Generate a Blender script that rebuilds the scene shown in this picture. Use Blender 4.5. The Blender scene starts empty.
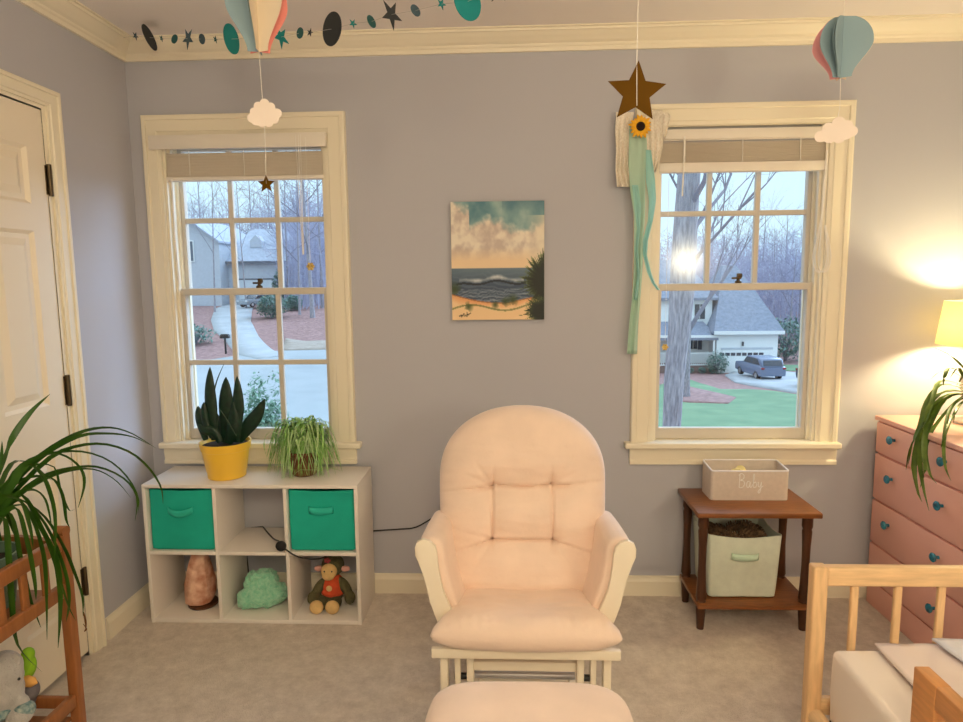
import bpy, bmesh, math, random
from mathutils import Vector, Matrix, noise
random.seed(7)
sc = bpy.context.scene
COL = sc.collection
PI = math.pi

# ------------------------------------------------------------------ camera
F = 652.0
R = ((0.99907255, -0.00506192, -0.04275989),
     (0.04182732, -0.12167948, 0.99168774),
     (-0.01022284, -0.99255654, -0.1213549))
CAM = Vector((0, -2.8, 1.4))
def ray(x, y):
    c = (x - 481.5, y - 361.0, F)
    return Vector(tuple(sum(R[i][k] * c[k] for k in range(3)) for i in range(3)))
def on(ax, x, y, v):
    r = ray(x, y); t = (v - CAM[ax]) / r[ax]
    return CAM + r * t
def onX(x, y, v): return on(0, x, y, v)
def onY(x, y, v): return on(1, x, y, v)
def onZ(x, y, v): return on(2, x, y, v)

cam_d = bpy.data.cameras.new('camera'); cam = bpy.data.objects.new('camera', cam_d); COL.objects.link(cam)
cam_d.sensor_width = 36; cam_d.lens = F / 963 * 36; cam_d.clip_start = .02; cam_d.clip_end = 600
m = Matrix.Identity(4)
for i in range(3):
    m[i][0] = R[i][0]; m[i][1] = -R[i][1]; m[i][2] = -R[i][2]; m[i][3] = CAM[i]
cam.matrix_world = m
sc.camera = cam
sc.view_settings.view_transform = 'Standard'; sc.view_settings.look = 'None'
sc.view_settings.gamma = 1; sc.view_settings.use_curve_mapping = False
sc.view_settings.exposure = 0.0
sc.cycles.use_denoising = True
sc.cycles.max_bounces = 10; sc.cycles.diffuse_bounces = 6; sc.cycles.transparent_max_bounces = 24
sc.cycles.sample_clamp_indirect = 4.0

# ------------------------------------------------------------------ materials
def lin(c):
    return tuple(((v / 255) / 12.92 if v / 255 <= .04045 else ((v / 255 + .055) / 1.055) ** 2.4) for v in c)
MATS = {}
def mat(name, c, rough=.6, var=.0, vscale=8., bump=0., bscale=60., metal=0., spec=.4, stretch=(1, 1, 1), sheen=0., c2=None, sub=0.):
    if name in MATS: return MATS[name]
    M = bpy.data.materials.new(name); M.use_nodes = True
    nt = M.node_tree; b = nt.nodes['Principled BSDF']
    b.inputs['Base Color'].default_value = (*c, 1); b.inputs['Roughness'].default_value = rough
    b.inputs['Metallic'].default_value = metal; b.inputs['Specular IOR Level'].default_value = spec
    if sheen: b.inputs['Sheen Weight'].default_value = sheen; b.inputs['Sheen Roughness'].default_value = .5
    if sub: b.inputs['Subsurface Weight'].default_value = sub; b.inputs['Subsurface Radius'].default_value = (.02, .01, .008)
    tc = nt.nodes.new('ShaderNodeTexCoord'); mp = nt.nodes.new('ShaderNodeMapping')
    mp.inputs['Scale'].default_value = stretch
    nt.links.new(tc.outputs['Object'], mp.inputs['Vector'])
    if var or c2:
        n = nt.nodes.new('ShaderNodeTexNoise'); n.inputs['Scale'].default_value = vscale; n.inputs['Detail'].default_value = 12 if 'carpet' in name else 5
        if 'carpet' in name: n.inputs['Roughness'].default_value = .8
        nt.links.new(mp.outputs[0], n.inputs['Vector'])
        r = nt.nodes.new('ShaderNodeValToRGB')
        r.color_ramp.elements[0].position = .3; r.color_ramp.elements[1].position = .7
        d = c2 if c2 else tuple(min(1, v * (1 + var)) for v in c)
        a = c if c2 else tuple(v * (1 - var) for v in c)
        r.color_ramp.elements[0].color = (*a, 1); r.color_ramp.elements[1].color = (*d, 1)
        nt.links.new(n.outputs[0], r.inputs[0]); nt.links.new(r.outputs[0], b.inputs['Base Color'])
    if bump:
        n2 = nt.nodes.new('ShaderNodeTexNoise'); n2.inputs['Scale'].default_value = bscale; n2.inputs['Detail'].default_value = 4
        nt.links.new(mp.outputs[0], n2.inputs['Vector'])
        bp = nt.nodes.new('ShaderNodeBump'); bp.inputs['Strength'].default_value = bump; bp.inputs['Distance'].default_value = .01
        nt.links.new(n2.outputs[0], bp.inputs['Height']); nt.links.new(bp.outputs[0], b.inputs['Normal'])
    MATS[name] = M
    return M
def translucent_mat(name, c, fac=.5, em=0.):
    M = bpy.data.materials.new(name); M.use_nodes = True; nt = M.node_tree; nt.nodes.clear()
    o = nt.nodes.new('ShaderNodeOutputMaterial'); mx = nt.nodes.new('ShaderNodeMixShader'); mx.inputs[0].default_value = fac
    d = nt.nodes.new('ShaderNodeBsdfDiffuse'); t = nt.nodes.new('ShaderNodeBsdfTranslucent')
    n = nt.nodes.new('ShaderNodeTexNoise'); n.inputs['Scale'].default_value = 40
    r = nt.nodes.new('ShaderNodeValToRGB'); r.color_ramp.elements[0].color = (*[v * .92 for v in c], 1); r.color_ramp.elements[1].color = (*c, 1)
    nt.links.new(n.outputs[0], r.inputs[0])
    nt.links.new(r.outputs[0], d.inputs[0]); nt.links.new(r.outputs[0], t.inputs[0])
    nt.links.new(d.outputs[0], mx.inputs[1]); nt.links.new(t.outputs[0], mx.inputs[2]); nt.links.new(mx.outputs[0], o.inputs[0])
    MATS[name] = M
    return M
def glass_mat(name):
    M = bpy.data.materials.new(name); M.use_nodes = True; nt = M.node_tree; nt.nodes.clear()
    o = nt.nodes.new('ShaderNodeOutputMaterial'); mx = nt.nodes.new('ShaderNodeMixShader')
    t = nt.nodes.new('ShaderNodeBsdfTransparent'); t.inputs[0].default_value = (.96, .98, .98, 1)
    g = nt.nodes.new('ShaderNodeBsdfGlossy'); g.inputs['Roughness'].default_value = .14
    lw = nt.nodes.new('ShaderNodeLayerWeight'); lw.inputs['Blend'].default_value = .5
    pw = nt.nodes.new('ShaderNodeMath'); pw.operation = 'POWER'; pw.inputs[1].default_value = 5.0; nt.links.new(lw.outputs['Facing'], pw.inputs[0])
    fr = nt.nodes.new('ShaderNodeMath'); fr.operation = 'MULTIPLY_ADD'; fr.inputs[1].default_value = .6; fr.inputs[2].default_value = .026; nt.links.new(pw.outputs[0], fr.inputs[0])
    nt.links.new(fr.outputs[0], mx.inputs[0]); nt.links.new(t.outputs[0], mx.inputs[1]); nt.links.new(g.outputs[0], mx.inputs[2])
    nt.links.new(mx.outputs[0], o.inputs[0]); MATS[name] = M
    return M

WALL = mat('lavender_wall_paint', (.475, .475, .53), .85, bump=.04, bscale=180)
CEIL = mat('ceiling_paint', (.84, .79, .77), .9, bump=.05, bscale=120)
TRIM = mat('cream_trim_paint', (.84, .77, .62), .4)
SASH = mat('shade_greyed_white_sash', (.62, .565, .49), .45)  # white sash; its backlit shade is put into this greyer colour
DOORM = mat('door_paint', (.86, .77, .63), .4)
BLIND = mat('blind_vinyl', (.80, .74, .66), .45)
CARPET = mat('beige_carpet', (.64, .545, .47), .95, c2=(.98, .88, .79), vscale=16, bump=1.0, bscale=260, spec=.1)
WHITE_LAM = mat('white_laminate', (.80, .75, .70), .45)
TEAL = mat('teal_fabric', lin((20, 172, 152)), .8, var=.08, vscale=12, bump=.15, bscale=300)
TEALH = mat('teal_webbing', lin((40, 184, 164)), .7, bump=.2, bscale=400)
PINKF = mat('pale_pink_microsuede', (.84, .66, .55), .85, var=.05, vscale=9, bump=.12, bscale=90, sheen=.3)
WHITEWOOD = mat('white_painted_wood', (.84, .76, .62), .4)
WALNUT = mat('walnut_brown_wood', lin((128, 78, 40)), .35, var=.25, vscale=5, stretch=(3, 22, 22), bump=.05)
WALNUTD = mat('dark_turned_wood', lin((74, 43, 25)), .35, var=.2, vscale=6, stretch=(20, 20, 2))
BEECH = mat('beech_wood', lin((222, 184, 138)), .4, var=.12, vscale=6, stretch=(16, 16, 2))
BEECHX = mat('beech_wood_lengthwise', lin((226, 190, 144)), .4, var=.12, vscale=6, stretch=(2, 16, 16))
BEECHO = mat('honey_beech_wood', lin((200, 140, 86)), .4, var=.14, vscale=6, stretch=(16, 2, 16))
ORANGEW = mat('orange_pine_wood', lin((150, 94, 52)), .4, var=.14, vscale=6, stretch=(14, 14, 2))
DRESS = mat('salmon_paint', (.84, .45, .37), .45, var=.02)
DRESSD = mat('salmon_paint_edge', (.72, .33, .26), .5)
BRONZE = mat('aged_bronze', (.10, .07, .04), .4, metal=.8)
BLACKP = mat('black_plastic', (.012, .012, .014), .4)
SAGE = mat('sage_canvas', lin((214, 222, 206)), .85, var=.05, vscale=30, bump=.2, bscale=350)
SAGEH = mat('mint_webbing', lin((196, 222, 200)), .8)
LINEN = mat('linen_box_fabric', lin((208, 195, 184)), .85, var=.05, vscale=60, bump=.2, bscale=400)
THREADW = mat('white_thread', (.85, .84, .82), .7)
LINENW = mat('linen_trim', lin((225, 222, 228)), .7)
GOLDSTAR = mat('gold_paper', lin((90, 60, 8)), .8, var=.06, spec=.1)
YELLOWP = mat('yellow_glaze', lin((244, 198, 66)), .35)
SOIL = mat('potting_soil', (.03, .02, .014), .95, var=.4, vscale=60, bump=.8)
SUCC = mat('dark_succulent', lin((10, 34, 24)), .4, c2=lin((18, 54, 36)), vscale=60)
STRAP = mat('strap_leaf_green', lin((52, 92, 20)), .4, c2=lin((36, 76, 14)), vscale=20)
STRAPL = mat('spider_leaf', lin((104, 160, 66)), .45, c2=lin((160, 205, 118)), vscale=55)
STRAPR = mat('dresser_leaf_green', lin((60, 84, 20)), .4, c2=lin((92, 116, 34)), vscale=24)
DRYTIP = mat('dry_leaf_tip', lin((110, 70, 36)), .8)
TERRA = mat('brown_clay', lin((110, 70, 46)), .8)
GREENPOT = mat('grey_green_glaze', lin((98, 122, 106)), .4)
LIMEPOT = mat('lime_glaze', lin((208, 200, 50)), .35)
BEDW = mat('white_sheet', lin((236, 226, 218)), .9, bump=.1, bscale=40)
SHEET = mat('mauve_white_sheet', lin((226, 212, 208)), .9, bump=.1, bscale=40)
SHEETB = mat('white_blue_print_sheet', lin((226, 224, 232)), .9, c2=lin((198, 204, 222)), vscale=22)
CORDW = mat('white_cord', (.86, .83, .78), .7)
GLASS = glass_mat('window_glass')

# ------------------------------------------------------------------ mesh helpers
def nb(): return bmesh.new()
def box(bm, x0, x1, y0, y1, z0, z1, bev=0., seg=2, rot=None, pivot=None):
    vs = [bm.verts.new((x, y, z)) for x in (x0, x1) for y in (y0, y1) for z in (z0, z1)]
    idx = [(0, 1, 3, 2), (4, 6, 7, 5), (0, 4, 5, 1), (2, 3, 7, 6), (0, 2, 6, 4), (1, 5, 7, 3)]
    fs = [bm.faces.new([vs[i] for i in f]) for f in idx]
    if rot is not None:
        bmesh.ops.rotate(bm, verts=vs, cent=pivot or ((x0 + x1) / 2, (y0 + y1) / 2, (z0 + z1) / 2), matrix=rot)
    if bev:
        es = list({e for f in fs for e in f.edges})
        bmesh.ops.bevel(bm, geom=es, offset=bev, segments=seg, affect='EDGES', profile=.5)
def frame_vectors(d):
    d = d.normalized(); a = Vector((0, 0, 1)) if abs(d.z) < .9 else Vector((1, 0, 0))
    u = d.cross(a).normalized(); return u, d.cross(u).normalized()
def tube(bm, pts, rad, seg=8, cap=True):
    pts = [Vector(p) for p in pts]; n = len(pts); rings = []
    rads = rad if isinstance(rad, (list, tuple)) else [rad] * n
    pu = None
    for i, p in enumerate(pts):
        d = (pts[min(i + 1, n - 1)] - pts[max(i - 1, 0)])
        if d.length < 1e-9: d = Vector((0, 0, 1))
        d.normalize()
        if pu is None: u, v = frame_vectors(d)
        else:
            u = pu - d * pu.dot(d)
            if u.length < 1e-6: u, _ = frame_vectors(d)
            u.normalize(); v = d.cross(u)
        pu = u
        rings.append([bm.verts.new(p + (u * math.cos(t) + v * math.sin(t)) * rads[i]) for t in [2 * PI * k / seg for k in range(seg)]])
    for a, b in zip(rings, rings[1:]):
        for k in range(seg):
            bm.faces.new((a[k], a[(k + 1) % seg], b[(k + 1) % seg], b[k]))
    if cap:
        bm.faces.new(rings[0][::-1]); bm.faces.new(rings[-1])
def lathe(bm, prof, c, seg=32, cap=True, axis='z'):
    rings = []
    for r, z in prof:
        ring = []
        for k in range(seg):
            t = 2 * PI * k / seg; a, b = r * math.cos(t), r * math.sin(t)
            if axis == 'z': p = (c[0] + a, c[1] + b, c[2] + z)
            elif axis == 'x': p = (c[0] + z, c[1] + a, c[2] + b)
            else: p = (c[0] + a, c[1] + z, c[2] + b)
            ring.append(bm.verts.new(p))
        rings.append(ring)
    for a, b in zip(rings, rings[1:]):
        for k in range(seg): bm.faces.new((a[k], a[(k + 1) % seg], b[(k + 1) % seg], b[k]))
    if cap:
        bm.faces.new(rings[0][::-1]); bm.faces.new(rings[-1])
def prism(bm, poly, a0, a1, axis='y', bev=0.):
    def P(p, a):
        return (p[0], a, p[1]) if axis == 'y' else ((a, p[0], p[1]) if axis == 'x' else (p[0], p[1], a))
    A = [bm.verts.new(P(p, a0)) for p in poly]; B = [bm.verts.new(P(p, a1)) for p in poly]
    n = len(poly); fs = [bm.faces.new(A), bm.faces.new(B[::-1])]
    for i in range(n): fs.append(bm.faces.new((A[i], B[i], B[(i + 1) % n], A[(i + 1) % n])))
    if bev:
        bmesh.ops.bevel(bm, geom=list({e for f in fs[:2] for e in f.edges}), offset=bev, segments=2, affect='EDGES', profile=.5)
def ball(bm, c, r, u=16, v=10, rot=None):
    r = r if isinstance(r, (tuple, list)) else (r, r, r)
    mt = Matrix.Translation(Vector(c)) @ (rot.to_4x4() if rot else Matrix.Identity(4)) @ Matrix.Diagonal((*r, 1))
    bmesh.ops.create_uvsphere(bm, u_segments=u, v_segments=v, radius=1, matrix=mt)
def grid_surface(bm, fn, nu, nv, close_u=False):
    g = [[bm.verts.new(fn(i / nu, j / nv)) for i in range(nu + (0 if close_u else 1))] for j in range(nv + 1)]
    w = len(g[0])
    for j in range(nv):
        for i in range(nu):
            i2 = (i + 1) % w if close_u else i + 1
            bm.faces.new((g[j][i], g[j][i2], g[j + 1][i2], g[j + 1][i]))
    return g
def sweep(bm, prof, path, closed_prof=True):
    """prof points (a,b) placed by path functions list of callables (a,b)->Vector"""
    rings = [[bm.verts.new(f(a, b)) for a, b in prof] for f in path]
    n = len(prof)
    for A, B in zip(rings, rings[1:]):
        for k in range(n if closed_prof else n - 1):
            bm.faces.new((A[k], A[(k + 1) % n], B[(k + 1) % n], B[k]))
    if closed_prof:
        bm.faces.new(rings[0][::-1]); bm.faces.new(rings[-1])
def spline(pts, n):
    pts = [Vector(p) for p in pts]
    out = []; m_ = len(pts) - 1
    for i in range(n + 1):
        t = i / n * m_; k = min(int(t), m_ - 1); f = t - k
        p0, p1, p2, p3 = pts[max(k - 1, 0)], pts[k], pts[k + 1], pts[min(k + 2, m_)]
        out.append(.5 * ((2 * p1) + (p2 - p0) * f + (2 * p0 - 5 * p1 + 4 * p2 - p3) * f * f + (3 * p1 - p0 - 3 * p2 + p3) * f ** 3))
    return out
def strap(bm, pts, w, n=14, fold=.35, tip=.05, base=.7, side=None, tilt=None):
    P = spline(pts, n); rows = []
    for i, p in enumerate(P):
        d = (P[min(i + 1, n)] - P[max(i - 1, 0)]).normalized()
        s = side if side is not None else d.cross(tilt or Vector((0, 0, 1)))
        if s.length < .15: s = d.cross(Vector((0, 1, 0)))
        s = (s - d * s.dot(d)).normalized(); u = s.cross(d).normalized()
        t = i / n
        wd = w * (base + (1 - base) * min(1, t / .3)) * (1 if t < .55 else max(tip, 1 - ((t - .55) / .45) ** 1.7)) / 2
        rows.append([bm.verts.new(p - s * wd + u * wd * fold), bm.verts.new(p), bm.verts.new(p + s * wd + u * wd * fold)])
    for a, b in zip(rows, rows[1:]):
        for k in range(2): bm.faces.new((a[k], a[k + 1], b[k + 1], b[k]))
def link(name, bm, m_, parent=None, smooth=True, auto=40):
    me = bpy.data.meshes.new(name)
    bmesh.ops.recalc_face_normals(bm, faces=bm.faces)
    bm.to_mesh(me); bm.free()
    if m_: me.materials.append(m_)
    o = bpy.data.objects.new(name, me); COL.objects.link(o)
    if smooth:
        me.shade_smooth()
        try: me.set_sharp_from_angle(angle=math.radians(auto))
        except Exception: pass
    if parent:
        o.parent = parent
        off = Vector(parent.location) if not parent.parent else Vector((0, 0, 0))
        o.matrix_parent_inverse = Matrix.Translation(-off)
    return o
def thing(name, label, cat, loc=(0, 0, 0), group=None):
    o = bpy.data.objects.new(name, None); COL.objects.link(o); o.location = loc; o.empty_display_size = .1
    o['label'] = label; o['category'] = cat
    if group: o['group'] = group
    return o
def tag(o, label, cat, group=None):
    o['label'] = label; o['category'] = cat
    if group: o['group'] = group
    return o
def struct(o):
    o['kind'] = 'structure'; return o
def solid(o, t, off=0):
    md = o.modifiers.new('thickness', 'SOLIDIFY'); md.thickness = t; md.offset = off; return o
def dup(root, loc, label=None, rz=0, scale=1):
    r = root.copy(); COL.objects.link(r); r.location = loc; r.rotation_euler[2] += rz; r.scale = (scale,) * 3
    if label: r['label'] = label
    for ch in list(root.children):
        c = ch.copy(); COL.objects.link(c); c.parent = r
        for g in list(ch.children):
            d = g.copy(); COL.objects.link(d); d.parent = c
    return r

# ------------------------------------------------------------------ room shell
XL, XR, YB, YF, ZC = -1.605, 2.04, 0.0, -4.7, 2.40
WT = .16
L_OP = (-1.471, -.770, .700, 2.035)       # opening x0,x1,z0,z1
R_OP = (.612, 1.306, .700, 2.035)
def wall_with_holes(name, x0, x1, z0, z1, holes, y0, y1):
    bm = nb()
    xs = sorted({x0, x1, *[h[0] for h in holes], *[h[1] for h in holes]})
    zs = sorted({z0, z1, *[h[2] for h in holes], *[h[3] for h in holes]})
    def inside(x, z): return any(h[0] < x < h[1] and h[2] < z < h[3] for h in holes)
    V = {}
    def vv(i, j, y):
        k = (i, j, y)
        if k not in V: V[k] = bm.verts.new((xs[i], y, zs[j]))
        return V[k]
    full = {}
    for i in range(len(xs) - 1):
        for j in range(len(zs) - 1): full[i, j] = not inside((xs[i] + xs[i + 1]) / 2, (zs[j] + zs[j + 1]) / 2)
    for (i, j), ok in full.items():
        if not ok: continue
        bm.faces.new((vv(i, j, y0), vv(i + 1, j, y0), vv(i + 1, j + 1, y0), vv(i, j + 1, y0)))
        bm.faces.new((vv(i, j, y1), vv(i, j + 1, y1), vv(i + 1, j + 1, y1), vv(i + 1, j, y1)))
        for di, dj, a, b in ((-1, 0, (0, 0), (0, 1)), (1, 0, (1, 0), (1, 1)), (0, -1, (0, 0), (1, 0)), (0, 1, (0, 1), (1, 1))):
            if not full.get((i + di, j + dj), False):
                bm.faces.new((vv(i + a[0], j + a[1], y0), vv(i + b[0], j + b[1], y0), vv(i + b[0], j + b[1], y1), vv(i + a[0], j + a[1], y1)))
    return struct(link(name, bm, WALL, smooth=False))
wall_with_holes('wall_back', XL - .12, XR + .12, -.02, ZC + .05, [L_OP, R_OP], 0, WT)
def slab(name, m_, *b):
    bm = nb(); box(bm, *b); return struct(link(name, bm, m_, smooth=False))
# left wall has a recess behind the closed door leaf
DY0, DY1, DZ = -1.345, -.535, 2.005   # door opening
bm = nb()
def wall_left():
    bm = nb()
    for (a, b, c, d) in ((YF, DY0, -.02, ZC + .05), (DY1, 0.0, -.02, ZC + .05), (DY0, DY1, DZ, ZC + .05)):
        box(bm, XL - .12, XL, a, b, c, d)
    bmesh.ops.remove_doubles(bm, verts=bm.verts, dist=1e-5)
    return struct(link('wall_left', bm, WALL, smooth=False))
bm.free(); wall_left()
slab('wall_right', WALL, XR, XR + .12, YF, 0, -.02, ZC + .05)
slab('wall_front', WALL, XL - .12, XR + .12, YF - .12, YF, -.02, ZC + .05)
slab('floor', CARPET, XL - .12, XR + .12, YF - .12, WT, -.10, 0)
slab('ceiling', CEIL, XL - .12, XR + .12, YF - .12, WT, ZC, ZC + .12)
# crown moulding profile: (distance from wall, z)
CR = [(0, 2.326), (.012, 2.326), (.014, 2.340), (.020, 2.345), (.022, 2.352), (.034, 2.358), (.052, 2.372), (.066, 2.385), (.072, 2.386), (.074, 2.394), (.084, 2.395), (.084, 2.402), (0, 2.402)]
def crown(name, f0, f1):
    bm = nb(); sweep(bm, CR, [f0, f1]); return struct(link(name, bm, TRIM, smooth=False))
crown('trim_1', lambda a, z: Vector((XL + a, -a, z)), lambda a, z: Vector((XR - a, -a, z)))
crown('trim_2', lambda a, z: Vector((XL + a, YF + a, z)), lambda a, z: Vector((XL + a, -a, z)))
crown('trim_3', lambda a, z: Vector((XR - a, YF + a, z)), lambda a, z: Vector((XR - a, -a, z)))
BB = [(0, 0), (.014, 0), (.014, .066), (.012, .070), (.008, .078), (.006, .088), (0, .090)]
def basebd(name, f0, f1):
    bm = nb(); sweep(bm, BB, [f0, f1]); return struct(link(name, bm, TRIM, smooth=False))
basebd('baseboard_back', lambda a, z: Vector((XL + a, -a, z)), lambda a, z: Vector((XR - a, -a, z)))
basebd('baseboard_left', lambda a, z: Vector((XL + a, -.425, z)), lambda a, z: Vector((XL + a, -a, z)))
basebd('baseboard_right', lambda a, z: Vector((XR - a, YF, z)), lambda a, z: Vector((XR - a, -a, z)))

# casing profile across its width (0 inner .. w outer) -> thickness
CP = [(0, 0), (0, .010), (.014, .012), (.018, .016), (.064, .017), (.067, .023), (.080, .024), (.087, .022), (.090, 0)]
def casing_run(bm, prof, corners, normal):
    """corners: list of (pt inner, outward dir) mitred"""
    sweep(bm, prof, [(lambda a, t, p=p, d=d: p + d * a + normal * t) for p, d in corners])

# ------------------------------------------------------------------ door on the left wall
door = bpy.data.objects.new('door_1', None); COL.objects.link(door); door.location = (XL, -.94, 0); struct(door)
bm = nb(); N = Vector((1, 0, 0))
iy1, iy0, iz = DY1 + .018, DY0 - .018, DZ + .012
prof = [(a * .66, t) for a, t in CP]
casing_run(bm, prof, [(Vector((XL, iy1, 0)), Vector((0, 1, 0))), (Vector((XL, iy1, iz)), Vector((0, 1, 1))),
                      (Vector((XL, iy0, iz)), Vector((0, -1, 1))), (Vector((XL, iy0, 0)), Vector((0, -1, 0)))], N)
struct(link('casing', bm, TRIM, door, smooth=False))
bm = nb()
box(bm, XL - .12, XL + .002, DY1, iy1 + .002, 0, iz + .002); box(bm, XL - .12, XL + .002, iy0 - .002, DY0, 0, iz + .002)
box(bm, XL - .12, XL + .002, DY0, DY1, DZ, iz + .002)
box(bm, XL - .06, XL - .040, DY0, DY0 + .03, 0, DZ); box(bm, XL - .06, XL - .040, DY1 - .03, DY1, 0, DZ); box(bm, XL - .06, XL - .040, DY0, DY1, DZ - .03, DZ); box(bm, XL - .115, XL - .11, DY0, DY1, 0, DZ)
struct(link('jamb', bm, TRIM, door, smooth=False))
# slab with six raised panels: front face at XL-.004
def door_slab():
    bm = nb(); y0, y1 = DY0 - .001, DY1 + .001; x = XL - .002
    W = y1 - y0
    cols = [(y1 - .115 - .125 - .115 * 0, y1 - .085), (y0 + .085, y0 + .115 + .125)]
    cols = [(y1 - .29, y1 - .085), (y0 + .085, y0 + .29)]
    rows = [(.22, .80), (.985, 1.585), (1.675, 1.865)]
    ys = sorted({y0, y1, *[c for k in cols for c in k]}); zs = sorted({.018, 2.0, *[r for k in rows for r in k]})
    V = {}
    def g(y, z, d=0):
        k = (round(y, 4), round(z, 4), d)
        if k not in V: V[k] = bm.verts.new((x + d, y, z))
        return V[k]
    for a, b in zip(ys, ys[1:]):
        for c, d in zip(zs, zs[1:]):
            if any(abs(a - k[0]) < 1e-6 and abs(b - k[1]) < 1e-6 for k in cols) and any(abs(c - k[0]) < 1e-6 and abs(d - k[1]) < 1e-6 for k in rows):
                levels = [(0, 0), (.012, -.011), (.028, -.011), (.052, -.001)]
                prev = [g(a, c), g(b, c), g(b, d), g(a, d)]
                for ins, dep in levels[1:]:
                    cur = [bm.verts.new((x + dep, yy, zz)) for yy, zz in ((a + ins, c + ins), (b - ins, c + ins), (b - ins, d - ins), (a + ins, d - ins))]
                    for k in range(4): bm.faces.new((prev[k], prev[(k + 1) % 4], cur[(k + 1) % 4], cur[k]))
                    prev = cur
                bm.faces.new(prev)
            else: bm.faces.new((g(a, c), g(b, c), g(b, d), g(a, d)))
    # back and sides
    B = [bm.verts.new((x - .035, yy, zz)) for yy, zz in ((y0, .018), (y1, .018), (y1, 2.0), (y0, 2.0))]
    bm.faces.new(B)
    return struct(link('door_leaf', bm, DOORM, door, smooth=False))
door_slab()
for k, (za, zb) in enumerate(((1.715, 1.815), (.97, 1.075), (.245, .345))):
    bm = nb(); box(bm, XL - .006, XL + .001, DY1 - .006, DY1 + .016, za, zb)
    tube(bm, [(XL + .006, DY1 + .006, za - .004), (XL + .006, DY1 + .006, zb + .004)], .008, 10)
    struct(link('hinge', bm, BRONZE, door))

# ------------------------------------------------------------------ windows
def make_window(name, op, lower_grid):
    x0, x1, z0, z1 = op; cx = (x0 + x1) / 2
    w = bpy.data.objects.new(name, None); COL.objects.link(w); w.location = (cx, 0, z0); struct(w)
    def sub(n, bm, m_=TRIM, par=w, sm=False): return struct(link(n, bm, m_, par, smooth=sm))
    ci = .006                                   # casing inner edge overlaps the jamb by a reveal
    bm = nb(); N = Vector((0, -1, 0))
    P = [(a, t) for a, t in CP]; wl_ = .82 if x0 < 0 else 1.02
    casing_run(bm, P, [(Vector((x0 - 0, 0, z0 + .004)), Vector((-wl_, 0, 0))), (Vector((x0, 0, z1 - .01)), Vector((-wl_, 0, .93))),
                       (Vector((x1, 0, z1 - .01)), Vector((1.02, 0, .93))), (Vector((x1, 0, z0 + .004)), Vector((1.02, 0, 0)))], N)
    sub('casing', bm)
    bm = nb(); box(bm, x0 - (.083 if x0 < 0 else .117), x1 + (.118 if x0 < 0 else .098), -.048, .0, z0 - .022, z0 + .004, .006); box(bm, x0 + .0005, x1 - .0005, -.005, WT - .01, z0 - .022 + .023, z0 + .004)
    sub('window_stool', bm)
    ap = [(0, z0 - .022), (.018, z0 - .022), (.018, z0 - .04), (.014, z0 - .075), (.020, z0 - .082), (.020, z0 - .096), (0, z0 - .096)]
    bm = nb(); sweep(bm, ap, [lambda a, z: Vector((x0 - .09 * (.82 if x0 < 0 else 1.02), -a, z)), lambda a, z: Vector((x1 + .092, -a, z))]); sub('apron', bm)
    bm = nb()                                   # jamb liner with track grooves
    for s, xe in ((1, x0), (-1, x1)):
        box(bm, min(xe, xe + s * .012), max(xe, xe + s * .012), .001, WT - .002, z0 + .004, z1)
        for ya, yb in ((.022, .036), (.072, .080), (.116, .125)):
            box(bm, min(xe + s * .011, xe + s * .024), max(xe + s * .011, xe + s * .024), ya, yb, z0 + .004, z1)
    box(bm, x0 + .012, x1 - .012, .001, WT - .002, z1 - .014, z1 - .0005)
    sub('jamb_liner', bm)
    zm = 1.365
    def sash(nm, ya, yb, za, zb, st, rb, rt, grid):
        xa, xb = x0 + .008, x1 - .008
        bm = nb()
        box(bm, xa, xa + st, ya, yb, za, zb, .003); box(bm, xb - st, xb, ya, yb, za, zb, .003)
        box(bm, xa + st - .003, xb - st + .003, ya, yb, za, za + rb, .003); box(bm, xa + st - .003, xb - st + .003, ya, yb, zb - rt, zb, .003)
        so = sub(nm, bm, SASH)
        gx0, gx1, gz0, gz1 = xa + st, xb - st, za + rb, zb - rt
        ym = (ya + yb) / 2
        if grid:
            bm = nb(); mw = .011
            for i in range(1, grid[0]):
                xx = gx0 + (gx1 - gx0) * i / grid[0]; box(bm, xx - mw, xx + mw, ym - .012, ym + .010, gz0 - .002, gz1 + .002, .003)
            for j in range(1, grid[1]):
                zz = gz0 + (gz1 - gz0) * j / grid[1]; box(bm, gx0 - .002, gx1 + .002, ym - .0115, ym + .0095, zz - mw, zz + mw, .003)
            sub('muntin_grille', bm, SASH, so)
        bm = nb(); box(bm, gx0 - .004, gx1 + .004, ym - .002, ym + .002, gz0 - .004, gz1 + .004)
        sub('pane', bm, GLASS, so)
        return so
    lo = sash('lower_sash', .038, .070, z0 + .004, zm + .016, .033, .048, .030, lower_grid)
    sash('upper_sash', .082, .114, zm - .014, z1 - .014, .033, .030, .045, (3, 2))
    bm = nb()                                   # sash lock on the meeting rail
    xx = cx + .02
    lathe(bm, [(.014, 0), (.014, .008), (.008, .012), (.006, .02)], (xx, .052, zm + .016), 14)
    box(bm, xx - .028, xx + .012, .044, .058, zm + .033, zm + .042, .003)
    box(bm, xx - .006, xx + .016, .046, .062, zm + .038, zm + .058, .004)
    sub('sash_lock', bm, BRONZE, lo, True)
    return w
make_window('window_1', L_OP, (3, 2))
make_window('window_2', R_OP, None)

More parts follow.
